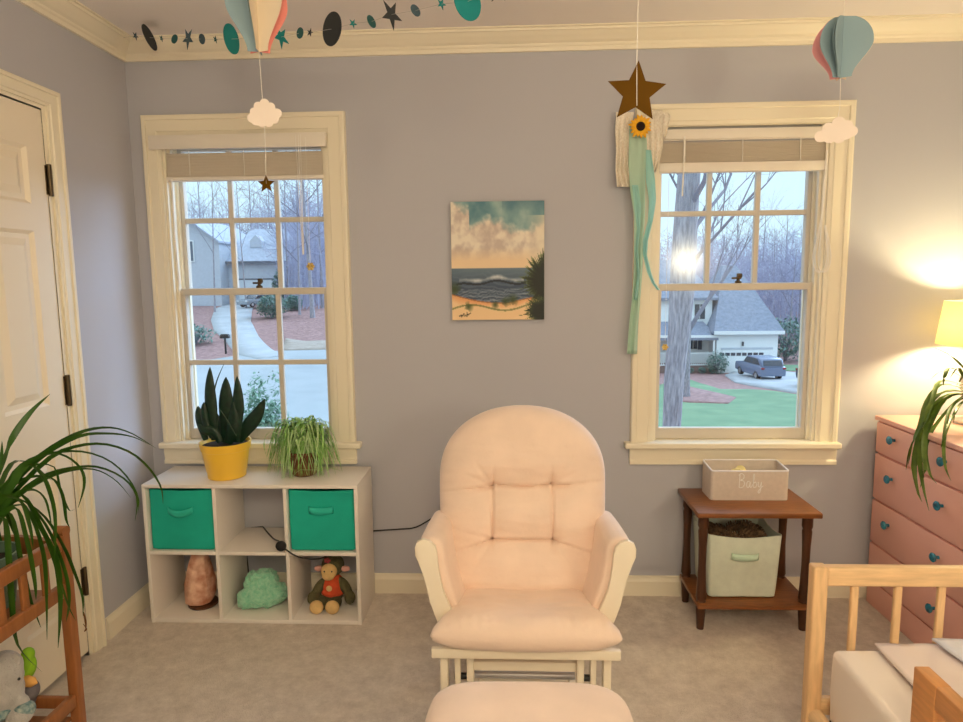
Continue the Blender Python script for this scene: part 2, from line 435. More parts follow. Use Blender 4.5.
# ------------------------------------------------------------------ blinds
def blind(label, op, x0, x1, vz0, vz1, sz0, sz1, yv, brh):
    t = thing('window_blind', label, 'blind', ((x0 + x1) / 2, yv, vz1), 'raised window blinds')
    bm = nb(); box(bm, x0, x1, yv, yv + .008, vz0, vz1, .002); box(bm, x1 - .007, x1, yv + .008, yv + .03, vz0, vz1, .002)
    box(bm, x0, x0 + .007, yv + .008, yv + .03, vz0, vz1, .002)
    link('valance', bm, BLIND, t)
    xs0, xs1 = op[0] + .014, op[1] - .014; ys = .006
    bm = nb(); box(bm, xs0, xs1, ys, ys + .03, vz1 - .045, vz1 - .005, .002); link('head_rail', bm, BLIND, t)
    n = 26; prof = []
    for i in range(n):
        z = sz0 + brh + (sz1 - sz0 - brh) * i / (n - 1); prof += [(ys - .003 - .003 * (i % 3 == 0), z), (ys + .0015, z + (sz1 - sz0) / n * .45)]
    prof += [(ys + .026, sz1), (ys + .026, sz0 + brh)]
    bm = nb(); sweep(bm, prof, [lambda a, z: Vector((xs0, a, z)), lambda a, z: Vector((xs1, a, z))]); link('slat_stack', bm, BLIND, t, smooth=False)
    bm = nb(); box(bm, xs0 - .004, xs1 + .004, ys - .009, ys + .027, sz0, sz0 + brh - .001, .004); link('bottom_rail', bm, BLIND, t)
    for f in (.15, .5, .85):
        xx = xs0 + (xs1 - xs0) * f
        bm = nb(); tube(bm, [(xx, ys - .005, vz0 - .002), (xx + .001, ys - .0055, (vz0 + sz0) / 2), (xx, ys - .006, sz0 + .002)], .0016, 6); link('ladder_cord', bm, CORDW, t)
        bm = nb(); lathe(bm, [(.004, -.002), (.006, 0), (.004, .003)], (xx, ys - .004, sz0 + .004), 10); link('cord_button', bm, CORDW, t)
    return t, ys
tb, ys = blind('raised off-white mini blind above the yellow flowerpot', L_OP, -1.508, -.757, 1.963, 2.02, 1.838, 1.952, -.038, .018)
# lift cords with a golden tassel on the first blind, and a tilt wand on the other side
bm = nb()
for dx in (-.008, .004, .013):
    tube(bm, [(-.872 + dx, -.045, 2.01), (-.870 + dx * .6, -.046, 1.75), (-.868 + dx * .2, -.046, 1.52)], .0014, 5)
link('lift_cord', bm, CORDW, tb)
bm = nb(); tube(bm, [(-1.432, -.01, 1.845), (-1.440, .002, 1.6), (-1.436, .004, 1.44)], .004, 8)
tube(bm, [(-1.436, .004, 1.44), (-1.436, .004, 1.39)], [.007, .004], 8); link('tilt_wand', bm, CORDW, tb)
CRYST = mat('amber_gold_crystal', lin((190, 150, 60)), .2, c2=lin((230, 205, 130)), vscale=120, spec=.8)
def suncatcher(label, c, r, top):
    t = thing('hanging_ornament', label, 'ornament', c)
    bm = nb(); ball(bm, c, (r * .5, r * .35, r * .5))
    for k in range(6):
        a = k * PI / 3; ball(bm, (c[0] + r * .68 * math.cos(a), c[1], c[2] + r * .68 * math.sin(a)), (r * .38, r * .26, r * .38), 10, 8)
    link('blossom', bm, CRYST, t)
    bm = nb(); tube(bm, [(c[0], c[1], c[2] + r * .9), (c[0], c[1], top)], .0008, 5); link('thread', bm, CORDW, t)
p = onY(310.5, 266.5, -.045); suncatcher('gold flower-shaped ornament hanging in front of the window over the grassy plant', (p.x, p.y, p.z), .017, 2.0)
tb2, ys2 = blind('raised off-white mini blind partly behind the white paper cloud', R_OP, .640, 1.278, 1.970, 2.010, 1.838, 1.958, -.003, .040)
bm = nb()
for k, dx in enumerate((0, 2.5, -2)):
    tube(bm, spline([onY(x + dx * f, y, -.036) for x, y, f in ((827, 150, .2), (826, 170, .3), (824, 190, .4), (822, 215, .3), (818, 240, .8), (815, 258, 1.2), (818, 271, 1), (825, 270, 1), (829, 255, .8), (825, 225, .3))], 40), .0017, 6)
link('lift_cord', bm, CORDW, tb2)
bm = nb(); tube(bm, [(.720, -.012, 1.98), (.718, -.014, 1.83), (.716, -.014, 1.74)], .003, 6); link('tilt_wand', bm, CORDW, tb2)
p = onY(664.5, 347, .03); suncatcher('small amber ornament hanging against the tree trunk seen through the right window', (p.x, .022, p.z), .014, 1.84)

# ------------------------------------------------------------------ painting on canvas
def mixc(a, b, t): t = max(0, min(1, t)); return tuple(x + (y - x) * t for x, y in zip(a, b))
def nz(x, y, s=1, o=0): return noise.fractal(Vector((x * s + o, y * s - o, o * 1.7)), 1.0, 2.0, 4)
def paint(u, v):
    n1 = nz(u, v, 5, 3); n2 = nz(u, v, 11, 8)
    if v < .555:
        c = mixc((74, 122, 138), (150, 178, 178), .5 + n1 * .8 + (v - .1) * 1.2)
        top = .17 + .05 * math.sin(u * 9 + 1) + .05 * n2
        cl = max(0, min(1, (v - top + .5 * abs(u - .5) * (u < .2)) / .06))
        cc = mixc((236, 224, 208), (196, 178, 170), .45 + n2 * 1.1 + .5 * math.sin(v * 30 + u * 4) * .3)
        c = mixc(c, cc, cl * .95)
        c = mixc(c, (232, 205, 170), (v - .38) / .12)
        if v < .12 and u > .55: c = mixc(c, (70, 112, 130), .5 * (1 - v / .12))
        c = mixc(c, (226, 216, 196), max(0, (u - .8) * 4 * (v > .12)))
    elif v < .86:
        t = (v - .555) / .25
        c = mixc((96, 118, 136), (52, 70, 96), t * 1.6)
        st = math.sin((v * 150 + 3 * math.sin(u * 7) + n1 * 5)); c = mixc(c, (150, 166, 182), max(0, st) * .4 * t + .05)
        wc = .645 + .035 * (2 * u - 1) ** 2 - .012 * math.sin(u * 16)
        if .55 < 1 and abs(v - wc) < .022 and .08 < u < .78: c = mixc(c, (200, 206, 214), .75 - abs(v - wc) / .03 + n2 * .5)
        if 0 < v - wc - .022 < .018 and .05 < u < .8: c = (28, 38, 54)
        if .735 < v: c = mixc(c, (170, 180, 190), max(0, math.sin(v * 240 + u * 20 + n2 * 6)) * .5)
    beach = .775 + .075 * math.sin(min(u, .75) * 3.0) if u < .62 else .845 - .06 * (u - .62) / .38
    if v > beach:
        c = mixc((222, 150, 96), (238, 205, 160), (v - beach) / .07 + n1 * .5)
        line = .905 - .03 * math.sin(u * 8) - .03 * u
        if abs(v - line) < .008: c = mixc(c, (96, 110, 60), .7)
        if abs(v - beach) < .010: c = mixc(c, (120, 80, 50), .6)
    for (tx, ty, s) in ((.18, .885, .05), (.47, .87, .04), (.58, .845, .05), (.66, .83, .06), (.03, .74, .08)):
        d = math.hypot((u - tx) / s, (v - ty) / (s * .9)); 
        if d < 1 + n2: c = mixc(c, (52, 70, 34), .8 * (1.2 - d))
    for (bx, by, s, sq) in ((1.02, .68, .235, 1.0), (1.0, .93, .2, .62)):
        du, dv = (u - bx), (v - by) / sq; a = math.atan2(dv, du); r = math.hypot(du, dv)
        lim = s * (.72 + .75 * abs(noise.noise(Vector((a * 9, bx * 7, by)))) + .5 * abs(noise.noise(Vector((a * 26, by * 9, 2)))))
        if r < lim: c = mixc((20, 28, 22), (92, 108, 56), (r / lim - .6) * 1.7) if r < lim * .9 else mixc(c, (92, 108, 56), .6)
    # scribbled signature
    for (x0, y0, x1, y1) in ((.08, .965, .11, .955), (.10, .975, .13, .945), (.13, .965, .17, .95), (.16, .97, .165, .935), (.17, .955, .20, .94)):
        t = max(0, min(1, ((u - x0) * (x1 - x0) + (v - y0) * (y1 - y0)) / ((x1 - x0) ** 2 + (y1 - y0) ** 2)))
        if math.hypot(u - x0 - t * (x1 - x0), v - y0 - t * (y1 - y0)) < .005: c = (70, 60, 50)
    return c
pt = thing('painting', 'unframed seascape canvas of waves, clouds and beach grass on the wall', 'painting', (-.048, -.01, 1.483))
px0, px1, pz0, pz1 = -.243, .149, 1.236, 1.731
bm = nb(); box(bm, px0, px1, -.022, -.002, pz0, pz1, .002); link('stretched_canvas', bm, mat('canvas_edge', (.42, .38, .34), .8, bump=.2, bscale=400), pt)
bm = nb(); NU, NV = 130, 164
cl = bm.loops.layers.color.new('paint')
g = grid_surface(bm, lambda u, v: Vector((px0 + .0008 + (px1 - px0 - .0016) * u, -.0235, pz1 - .0008 - (pz1 - pz0 - .0016) * v)), NU, NV)
for f in bm.faces:
    for l in f.loops:
        u = (l.vert.co.x - px0) / (px1 - px0); v = (pz1 - l.vert.co.z) / (pz1 - pz0)
        l[cl] = tuple(x / 255 for x in paint(u, v)) + (1,)
PM = bpy.data.materials.new('painted_seascape'); PM.use_nodes = True; nt = PM.node_tree; b = nt.nodes['Principled BSDF']; b.inputs['Roughness'].default_value = .55
at = nt.nodes.new('ShaderNodeVertexColor'); at.layer_name = 'paint'; nt.links.new(at.outputs[0], b.inputs['Base Color'])
link('painted_scene', bm, PM, pt, smooth=False)

# ------------------------------------------------------------------ cube organizer
co = thing('cube_organizer', 'white six-cube shelf unit standing under the left window', 'shelf unit', (-1.056, -.155, 0))
ox0, ox1, oy0, oy1, oh, th = -1.498, -.612, -.292, -.022, .594, .015
def panel(name, *b):
    bm = nb(); box(bm, *b, .0015); return link(name, bm, WHITE_LAM, co)
panel('top_panel', ox0, ox1, oy0, oy1, oh - th, oh)
panel('bottom_panel', ox0 + th, ox1 - th, oy0 + .001, oy1, .001, .018)
panel('side_panel', ox0, ox0 + th, oy0, oy1, 0, oh - th); panel('side_panel', ox1 - th, ox1, oy0, oy1, 0, oh - th)
div = [ox0 + (ox1 - ox0) / 3 - th / 2 + .002, ox0 + 2 * (ox1 - ox0) / 3 - th / 2 - .002]
for dx in div: panel('divider', dx, dx + th, oy0 + .001, oy1, .018, oh - th)
cells = [(ox0 + th, div[0]), (div[0] + th, div[1]), (div[1] + th, ox1 - th)]
sz = .296
for a, b_ in cells: panel('shelf', a, b_, oy0 + .001, oy1, sz, sz + th)
# fabric bins
def fabric_bin(label, x0, x1, y0, y1, z0, z1, M, MH, hz, hw, sag=.0, name='storage_bin', group=None, flare=0, open_top=True, drop=0):
    t = thing(name, label, 'storage bin', ((x0 + x1) / 2, (y0 + y1) / 2, z0), group)
    bm = nb(); r = .012; tk = .004
    def ring(ins, z, fl=0, sagf=0):
        a, b, c, d = x0 + ins - fl, x1 - ins + fl, y0 + ins - fl, y1 - ins + fl
        pts = []
        cs = [(b - r, c + r, -90), (b - r, d - r, 0), (a + r, d - r, 90), (a + r, c + r, 180)]
        corner = []
        for (cx, cy, a0) in cs:
            corner.append([(cx + r * math.cos(math.radians(a0 + q * 22.5)), cy + r * math.sin(math.radians(a0 + q * 22.5))) for q in range(5)])
        for k in range(4):
            pts += corner[k]
            e0, e1 = corner[k][-1], corner[(k + 1) % 4][0]
            for q in range(1, 8):
                f = q / 8; pts.append((e0[0] + (e1[0] - e0[0]) * f, e0[1] + (e1[1] - e0[1]) * f))
        out = []
        for k, (x, y) in enumerate(pts):
            ph = (k % 12); s = 0
            if ph >= 4: s = math.sin((ph - 4) / 8 * PI)
            zz = z - sagf * s
            nrm = Vector((x - (a + b) / 2, y - (c + d) / 2, 0))
            wob = .0025 * noise.noise(Vector((x * 14, y * 14, z * 9)))
            out.append(Vector((x + wob, y + wob, zz)))
        return [bm.verts.new(p) for p in out]
    H = z1 - z0; rings = [ring(.01, z0), ring(.0, z0 + .008)]
    for k in range(1, 6): rings.append(ring(0, z0 + H * k / 6, flare * k / 6, sag * (k / 6) ** 3))
    rings += [ring(0, z1, flare, sag), ring(tk, z1, flare, sag), ring(tk, z0 + H * .5, flare * .4), ring(tk, z0 + .01)]
    n = len(rings[0])
    for A, B in zip(rings, rings[1:]):
        for k in range(n): bm.faces.new((A[k], A[(k + 1) % n], B[(k + 1) % n], B[k]))
    bm.faces.new(rings[0][::-1]); bm.faces.new(rings[-1])
    link('fabric_shell', bm, M, t)
    cx = (x0 + x1) / 2
    bm = nb()
    def hfn(u, v):
        k = (u - .5) * 2; out = .016 * max(0, 1 - k * k) ** .5 if abs(k) < 1 else 0
        end = 1 if abs(k) > .86 else 0
        return Vector((cx + k * hw, y0 - flare - .0035 - out, hz + (v - .5) * .026 - drop * (1 - k * k)))
    g = grid_surface(bm, hfn, 20, 2); o = link('handle', bm, MH, t); solid(o, .003)
    return t
z0b = sz + th + .0005
fabric_bin('teal fabric bin with drooping strap handle in the upper left cube, below the yellow pot', cells[0][0] + .004, cells[0][1] - .004, oy0 + .012, oy1 - .01, z0b, .569, TEAL, TEALH, .487, .052, .004, group='teal fabric bins', drop=.014)
fabric_bin('teal fabric bin with straight handle in the upper right cube, below the grassy plant', cells[2][0] + .003, cells[2][1] - .003, oy0 + .012, oy1 - .01, z0b, .569, TEAL, TEALH, .49, .050, .004, group='teal fabric bins', drop=.003)

# salt lamp
def blob(name, parts, m_, parent, voxel=.006, disp=0, dscale=.03, smooth_it=4):
    bm = nb()
    for p in parts: ball(bm, *p)
    o = link(name, bm, m_, parent)
    r = o.modifiers.new('join', 'REMESH'); r.mode = 'VOXEL'; r.voxel_size = voxel; r.use_smooth_shade = True
    s = o.modifiers.new('soften', 'SMOOTH'); s.iterations = smooth_it; s.factor = .5
    if disp:
        tx = bpy.data.textures.new(name, 'CLOUDS'); tx.noise_scale = dscale; tx.noise_depth = 3
        d = o.modifiers.new('lumps', 'DISPLACE'); d.texture = tx; d.strength = disp; d.mid_level = .5; d.texture_coords = 'LOCAL'
    return o
FL = .018
sl = thing('salt_lamp', 'unlit pinkish-brown rock salt lamp in the lower left cube', 'lamp', (-1.335, -.165, FL))
bm = nb(); lathe(bm, [(.058, 0), (.062, .004), (.062, .012), (.056, .016)], (-1.335, -.165, FL), 28); link('wooden_base', bm, WALNUTD, sl)
SALT = mat('pink_salt_rock', lin((186, 120, 94)), .55, c2=lin((240, 204, 180)), vscale=22, bump=.5, bscale=60, sub=.2)
bm = nb(); random.seed(3)
prof = [(.050, .014), (.058, .022), (.063, .05), (.063, .10), (.055, .15), (.046, .185), (.034, .222), (.020, .248), (.006, .258)]
lathe(bm, prof, (0, 0, 0), 18)
for v in bm.verts:
    n_ = noise.noise(v.co * 22) * .010 + noise.noise(v.co * 50) * .005
    d = Vector((v.co.x, v.co.y, 0)); d = d.normalized() if d.length > 1e-5 else Vector((0, 0, 1))
    v.co += d * n_ + Vector((.06 * v.co.z * .3, 0, 0)); v.co += Vector((-1.345, -.165, FL))
link('salt_crystal', bm, SALT, sl, smooth=True, auto=25)
# fuzzy green toy
GREENT = mat('mint_plush', lin((124, 204, 168)), .95, c2=lin((172, 226, 196)), vscale=70, bump=.8, bscale=160, sheen=.4)
gt = thing('plush_toy', 'lumpy mint green fuzzy soft toy in the lower middle cube', 'soft toy', (-1.08, -.17, FL))
blob('plush_body', [((-1.125, -.195, FL + .045), (.045, .045, .045)), ((-1.10, -.17, FL + .095), (.045, .05, .06)), ((-1.085, -.20, FL + .055), (.05, .04, .05)),
                    ((-1.045, -.175, FL + .05), (.055, .05, .05)), ((-1.065, -.15, FL + .10), (.06, .055, .055)), ((-1.015, -.15, FL + .045), (.04, .05, .045)), ((-1.10, -.15, FL + .115), (.035, .04, .03)), ((-1.0, -.17, FL + .06), (.04, .04, .04))],
     GREENT, gt, .005, .022, .018, 2)
# plush monkey
OLIVE = mat('olive_knit', lin((92, 88, 60)), .95, var=.2, vscale=80, bump=.6, bscale=200)
TANK = mat('cream_knit', lin((226, 190, 130)), .95, var=.08, vscale=60, bump=.5, bscale=200)
ORANGEF = mat('orange_knit', lin((214, 84, 48)), .95, var=.1, vscale=50, bump=.5, bscale=200)
mk = thing('plush_monkey', 'sitting plush monkey in an orange shirt in the lower right cube', 'soft toy', (-.765, -.16, FL))
mx, my = -.765, -.15
blob('body', [((mx, my, FL + .06), (.045, .04, .055)), ((mx, my + .005, FL + .175), (.050, .045, .048)), ((mx - .055, my - .02, FL + .085), (.022, .024, .05), 16, 10, Matrix.Rotation(.6, 3, 'Y')),
              ((mx - .08, my - .04, FL + .045), (.024, .024, .03)), ((mx + .055, my - .015, FL + .085), (.022, .024, .05), 16, 10, Matrix.Rotation(-.5, 3, 'Y')), ((mx + .078, my - .03, FL + .045), (.024, .024, .03)),
              ((mx - .035, my - .05, FL + .03), (.026, .05, .026)), ((mx + .02, my - .05, FL + .03), (.026, .05, .026))], OLIVE, mk, .005)
blob('face', [((mx - .006, my - .036, FL + .165), (.036, .022, .034)), ((mx - .006, my - .05, FL + .15), (.028, .016, .02))], TANK, mk, .004)
blob('shirt', [((mx, my - .004, FL + .09), (.050, .045, .050)), ((mx, my - .006, FL + .065), (.054, .047, .025))], ORANGEF, mk, .004)
for s in (-1, 1):
    bm = nb(); ball(bm, (mx + s * .057, my - .01, FL + .165), (.02, .010, .013)); link('ear', bm, mat('pink_knit', lin((224, 170, 160)), .9), mk)
for dx in (-.045, .022):
    bm = nb(); ball(bm, (mx + dx - .005, my - .088, FL + .030), (.030, .022, .029)); link('foot', bm, TANK, mk)
for dx in (-.020, .012):
    bm = nb(); ball(bm, (mx + dx, my - .058, FL + .173), .0035, 8, 6); link('eye', bm, BLACKP, mk)
bm = nb()
for k in range(5): ball(bm, (mx - .012 + .009 * math.cos(k * 1.257), my - .036, FL + .212 + .007 * math.sin(k * 1.257)), .006, 8, 6)
link('hair_flower', bm, mat('dusty_rose', lin((170, 72, 78)), .8), mk)
bm = nb(); lathe(bm, [(.012, 0), (.013, -.003), (.006, -.004)], (mx - .004, my - .050, FL + .095), 16, axis='y'); link('shirt_badge', bm, TANK, mk)

# black cord with round inline switch
pc = thing('power_cord', 'black power cord with round switch running through the shelf unit to the wall', 'cord', (-.98, -.15, .32))
a = onZ(262, 527, sz + th + .004)
zc = sz + th + .004
dial = onY(281, 546, -.303)
path = [(-1.27, -.10, .04), (div[0] + .004, -.010, .06), (div[0] + .006, -.009, .20), (div[0] + .012, -.010, .285), (div[0] + .04, -.010, .302), (a.x - .06, -.010, .303), (a.x - .012, -.010, .308), (a.x + .004, -.028, zc), onZ(268, 533, zc), onZ(274, 539, zc), Vector((dial.x - .012, -.286, dial.z + .012)), dial, onY(288, 551, -.302), onY(294, 555, -.304), onY(303, 558, -.304), onY(318, 559, -.300),
        (-.74, -.24, .286), (-.70, -.12, .286), (-.66, -.02, .29), (-.64, -.011, .29), (-.595, -.012, .295), (-.50, -.02, .305), (-.42, -.02, .315), (-.33, -.02, .365), (-.27, -.01, .375)]
bm = nb(); tube(bm, spline(path, 110), .0032, 8); link('cable', bm, BLACKP, pc)
bm = nb(); q = dial; lathe(bm, [(.012, .006), (.021, .004), (.022, 0), (.021, -.005), (.012, -.009)], q, 24, axis='y'); link('switch', bm, BLACKP, pc)
bm = nb(); box(bm, -.30, -.225, -.006, -.001, .33, .445, .002); tag(link('outlet_plate', bm, mat('ivory_plastic', (.8, .74, .6), .4)), 'ivory outlet plate on the wall behind the pink chair', 'outlet')

# ------------------------------------------------------------------ plants on the organizer
yp = thing('potted_succulent', 'dark upright succulent in a yellow pot on the white shelf unit', 'plant', (-1.193, -.172, oh))
bm = nb(); c = (-1.193, -.172, oh)
lathe(bm, [(.070, 0), (.076, .003), (.079, .028), (.081, .030), (.095, .118), (.098, .120), (.104, .150), (.1045, .153), (.099, .152), (.094, .128), (.09, .12)], c, 40); link('pot', bm, YELLOWP, yp)
bm = nb(); lathe(bm, [(.0985, .136), (.05, .140), (.001, .142)], c, 24); link('soil', bm, SOIL, yp)
def succ_leaf(bm, pts, w, thick):
    P = spline([Vector(p) for p in pts], 12); rings = []
    for i, p in enumerate(P):
        t = i / 12; d = (P[min(i + 1, 12)] - P[max(i - 1, 0)]).normalized()
        s = d.cross(Vector((0, 1, 0))).normalized(); u = s.cross(d).normalized()
        k = (.62 + .9 * t - .1 * t * t) if t < .42 else max(.04, (1.0 * (1 - ((t - .42) / .58) ** 2.2)))
        rings.append([bm.verts.new(p + s * math.cos(a) * w / 2 * k + u * math.sin(a) * thick / 2 * k) for a in [2 * PI * q / 10 for q in range(10)]])
    for A, B in zip(rings, rings[1:]):
        for q in range(10): bm.faces.new((A[q], A[(q + 1) % 10], B[(q + 1) % 10], B[q]))
    bm.faces.new(rings[0][::-1]); bm.faces.new(rings[-1])
for pix, w in (([(215, 440), (212, 415), (210, 390), (210, 367)], .048), ([(225, 442), (226, 415), (226, 395), (226, 377)], .058), ([(236, 442), (238, 415), (238, 395), (237, 376)], .046),
               ([(238, 440), (247, 428), (257, 415), (265, 399)], .056), ([(206, 440), (201, 425), (199, 413), (198, 406)], .036), ([(212, 438), (206, 423), (204, 410), (204, 402)], .03),
               ([(220, 442), (214, 432), (205, 430), (198, 424)], .04), ([(230, 443), (222, 430), (216, 420), (214, 410)], .05), ([(228, 443), (232, 432), (234, 418), (233, 402)], .05)):
    bm = nb(); yy = -.165 + random.uniform(-.03, .03)
    succ_leaf(bm, [onY(x, y, yy) for x, y in pix], w * 1.1, .022); link('leaf', bm, SUCC, yp)
bm = nb(); strap(bm, [onY(x, y, -.15) for x, y in ((214, 430), (214, 400), (217, 382), (224, 364))], .014, tip=.2)
strap(bm, [onY(x, y, -.21) for x, y in ((236, 436), (228, 422), (222, 413), (219, 409))], .010, tip=.3); solid(link('thin_leaf', bm, mat('grey_green_leaf', lin((66, 84, 66)), .5), yp), .001)

gp = thing('grassy_houseplant', 'bushy variegated grassy plant in a small brown pot on the white shelf unit', 'plant', (-.872, -.14, oh))
c = (-.872, -.14, oh)
bm = nb(); lathe(bm, [(.045, 0), (.05, .004), (.064, .085), (.068, .087), (.068, .105), (.062, .105), (.06, .09)], c, 28); link('pot', bm, TERRA, gp)
bm = nb(); lathe(bm, [(.060, .09), (.001, .095)], c, 20); link('soil', bm, SOIL, gp)
random.seed(11)
bmA, bmB = nb(), nb()
for k in range(520):
    a = random.uniform(0, 2 * PI); r1 = random.uniform(.05, .165); hz = random.uniform(.13, .235); dz = random.uniform(-.04, .19)
    b0 = Vector((c[0] + .03 * math.cos(a), c[1] + .03 * math.sin(a), oh + .09))
    sy = .62 if math.sin(a) > 0 else .72
    tipz = max(oh + .008, oh + hz - dz - r1 * .30)
    def pp(f, z): return Vector((c[0] + r1 * f * math.cos(a), min(-.052, c[1] + r1 * f * math.sin(a) * sy), z))
    a2 = a + random.uniform(-.4, .4)
    e = Vector((c[0] + r1 * 1.0 * math.cos(a2), min(-.052, c[1] + r1 * math.sin(a2) * sy), tipz))
    strap(bmA if k % 2 else bmB, [b0, pp(.35, oh + .09 + (hz - .09) * .8), pp(.7, oh + hz), e], random.uniform(.006, .012), n=8, tip=.1)
for pix in (((300, 440), (292, 425), (300, 420), (312, 424)), ((310, 440), (318, 424), (326, 426), (330, 440), (334, 452), (330, 462)), ((290, 440), (270, 432), (264, 445), (267, 458)),
            ((300, 470), (318, 470), (330, 468), (341, 471)), ((290, 475), (282, 478), (275, 480), (268, 481)), ((300, 470), (290, 478), (284, 484), (281, 489))):
    strap(bmB, [onY(x, y, -.2) for x, y in pix], .007, n=12, tip=.15)
link('foliage', bmA, STRAPL, gp); link('pale_foliage', bmB, mat('pale_spider_leaf', lin((140, 184, 104)), .45, c2=lin((188, 212, 160)), vscale=60), gp)

# ------------------------------------------------------------------ glider chair
CX = .043
gc = thing('glider_chair', 'pale pink cushioned glider armchair with white wooden arms', 'armchair', (CX, -.8, 0))
def shell(bm, top, bot, nu, nv):
    grid_surface(bm, top, nu, nv); grid_surface(bm, bot, nu, nv)
    bmesh.ops.remove_doubles(bm, verts=bm.verts, dist=.0006)
B0, B1 = Vector((CX - .003, -.70, .335)), Vector((CX, -.515, .962))
Lb = (B1 - B0).length; ax = (B1 - B0).normalized(); nrm = Vector((0, -ax.z, ax.y)).normalized()
def half_w(t):
    k = .62
    if t < k: return .254 + .034 * math.sin(min(1, t / k) * PI / 2)
    q = (t - k) / (1 - k); return .288 * max(0, 1 - q ** 2.25) ** (1 / 2.1)
def back_depth(x, t):
    w = max(half_w(t), .004); s = min(1, abs(x) / w)
    e = max(0, 1 - s ** 2.8) ** .5 * max(0, 1 - max(0, (t - .5) / .5) ** 5) ** .5 * max(0, 1 - max(0, (.12 - t) / .12) ** 2.5) ** .5
    d = .098 * e
    z = t * Lb
    up = .372 + .022 * (x / .1) ** 2 * (.35 if abs(x) < .1 else 0) + (abs(x) - .1) * (.10 if x > 0 else -.12) * (abs(x) > .1)
    lo = .196 + (abs(x) - .1) * -.34 * (abs(x) > .1)
    fade = 1 if abs(x) < .1 else max(.0, 1 - (abs(x) - .1) / .13)
    def groove(dist, s1, a1, s2, a2): return 1.5 * a1 * math.exp(-(dist / s1 / .8) ** 2) + a2 * math.exp(-(dist / s2) ** 2)
    d -= groove(z - up, .006, .014, .045, .034) * (.45 + .55 * fade) * e
    d -= groove(z - lo, .006, .013, .045, .028) * (.35 + .65 * fade) * e
    inband = 1 if lo < z < up else max(0, 1 - max(lo - z, z - up) / .045)
    for xs in (-.101, .101):
        d -= groove(x - xs, .005, .012, .03, .012) * inband * e
    # pulled creases fanning out of the four tuft points
    for tx, tz, angs in ((-.101, .372, (2.2, 2.75, 3.4)), (.101, .38, (.95, .45, -.15)), (-.101, .196, (3.6, 4.1, 2.9)), (.101, .196, (-.5, -1.0, .15))):
        r = math.hypot(x - tx, z - tz)
        if r < .13:
            a = math.atan2(z - tz, x - tx)
            for g in angs:
                da = abs((a - g + PI) % (2 * PI) - PI)
                d -= .009 * math.exp(-(da * r / .008) ** 2) * (1 - r / .13) * e
    d += (.004 * noise.noise(Vector((x * 11, z * 11, 2))) + .0025 * noise.noise(Vector((x * 16, z * 44, 7)))) * e
    # fine gathers along the rim
    d += .0036 * math.sin(z * 170 + x * 14 + 2 * noise.noise(Vector((x * 5, z * 6, 1)))) * max(0, s - .72) / .28 * e * (1 if t < .75 else .3)
    return d
def bp(x, t, d): return B0 + ax * (t * Lb) + Vector((x, 0, 0)) + nrm * d
bm = nb(); bmax = .998
shell(bm, lambda u, v: bp((2 * u - 1) * half_w(v * bmax), v * bmax, back_depth((2 * u - 1) * half_w(v * bmax), v * bmax)),
      lambda u, v: bp((2 * u - 1) * half_w(v * bmax), v * bmax, -.45 * max(0, 1 - abs(2 * u - 1) ** 2.8) ** .5 * .085 * max(0, 1 - max(0, (v - .5) / .5) ** 5) ** .5), 110, 130)
link('back_cushion', bm, PINKF, gc, auto=80)
# seat cushion
def seat(u, v, s):
    a = 2 * u - 1; yb, yf = -.66, -1.045
    y = yb + (yf - yb) * v
    hw = .205 + .082 * (v ** 1.5)
    if v > .9: hw -= .016 * ((v - .9) / .1) ** 2
    q = 2 * v - 1
    e = max(0, 1 - abs(a) ** 6) ** .5 * max(0, 1 - abs(q) ** (4.2 if q > 0 else 10)) ** .5
    x = CX + a * hw
    zc = .325 + .058 * v + .0 * a
    y += -.012 * (1 - a * a) * v
    h = (.066 if s > 0 else .058) * e
    if s > 0:
        h -= .012 * math.exp(-((a * .9) ** 2 * 3 + (v - .45) ** 2 * 9)) * e
        h += .0045 * noise.noise(Vector((x * 14, y * 30, 5))) * e
        if v > .85: h += .0018 * math.sin(x * 210) * (1 if abs(a) > .3 else .3) * e
    else:
        h += .006 * math.exp(-(a * 1.4) ** 2) * v * e
    return Vector((x, y, zc + s * h))
bm = nb(); shell(bm, lambda u, v: seat(u, v, 1), lambda u, v: seat(u, v, -1), 80, 60); link('seat_cushion', bm, PINKF, gc, auto=80)
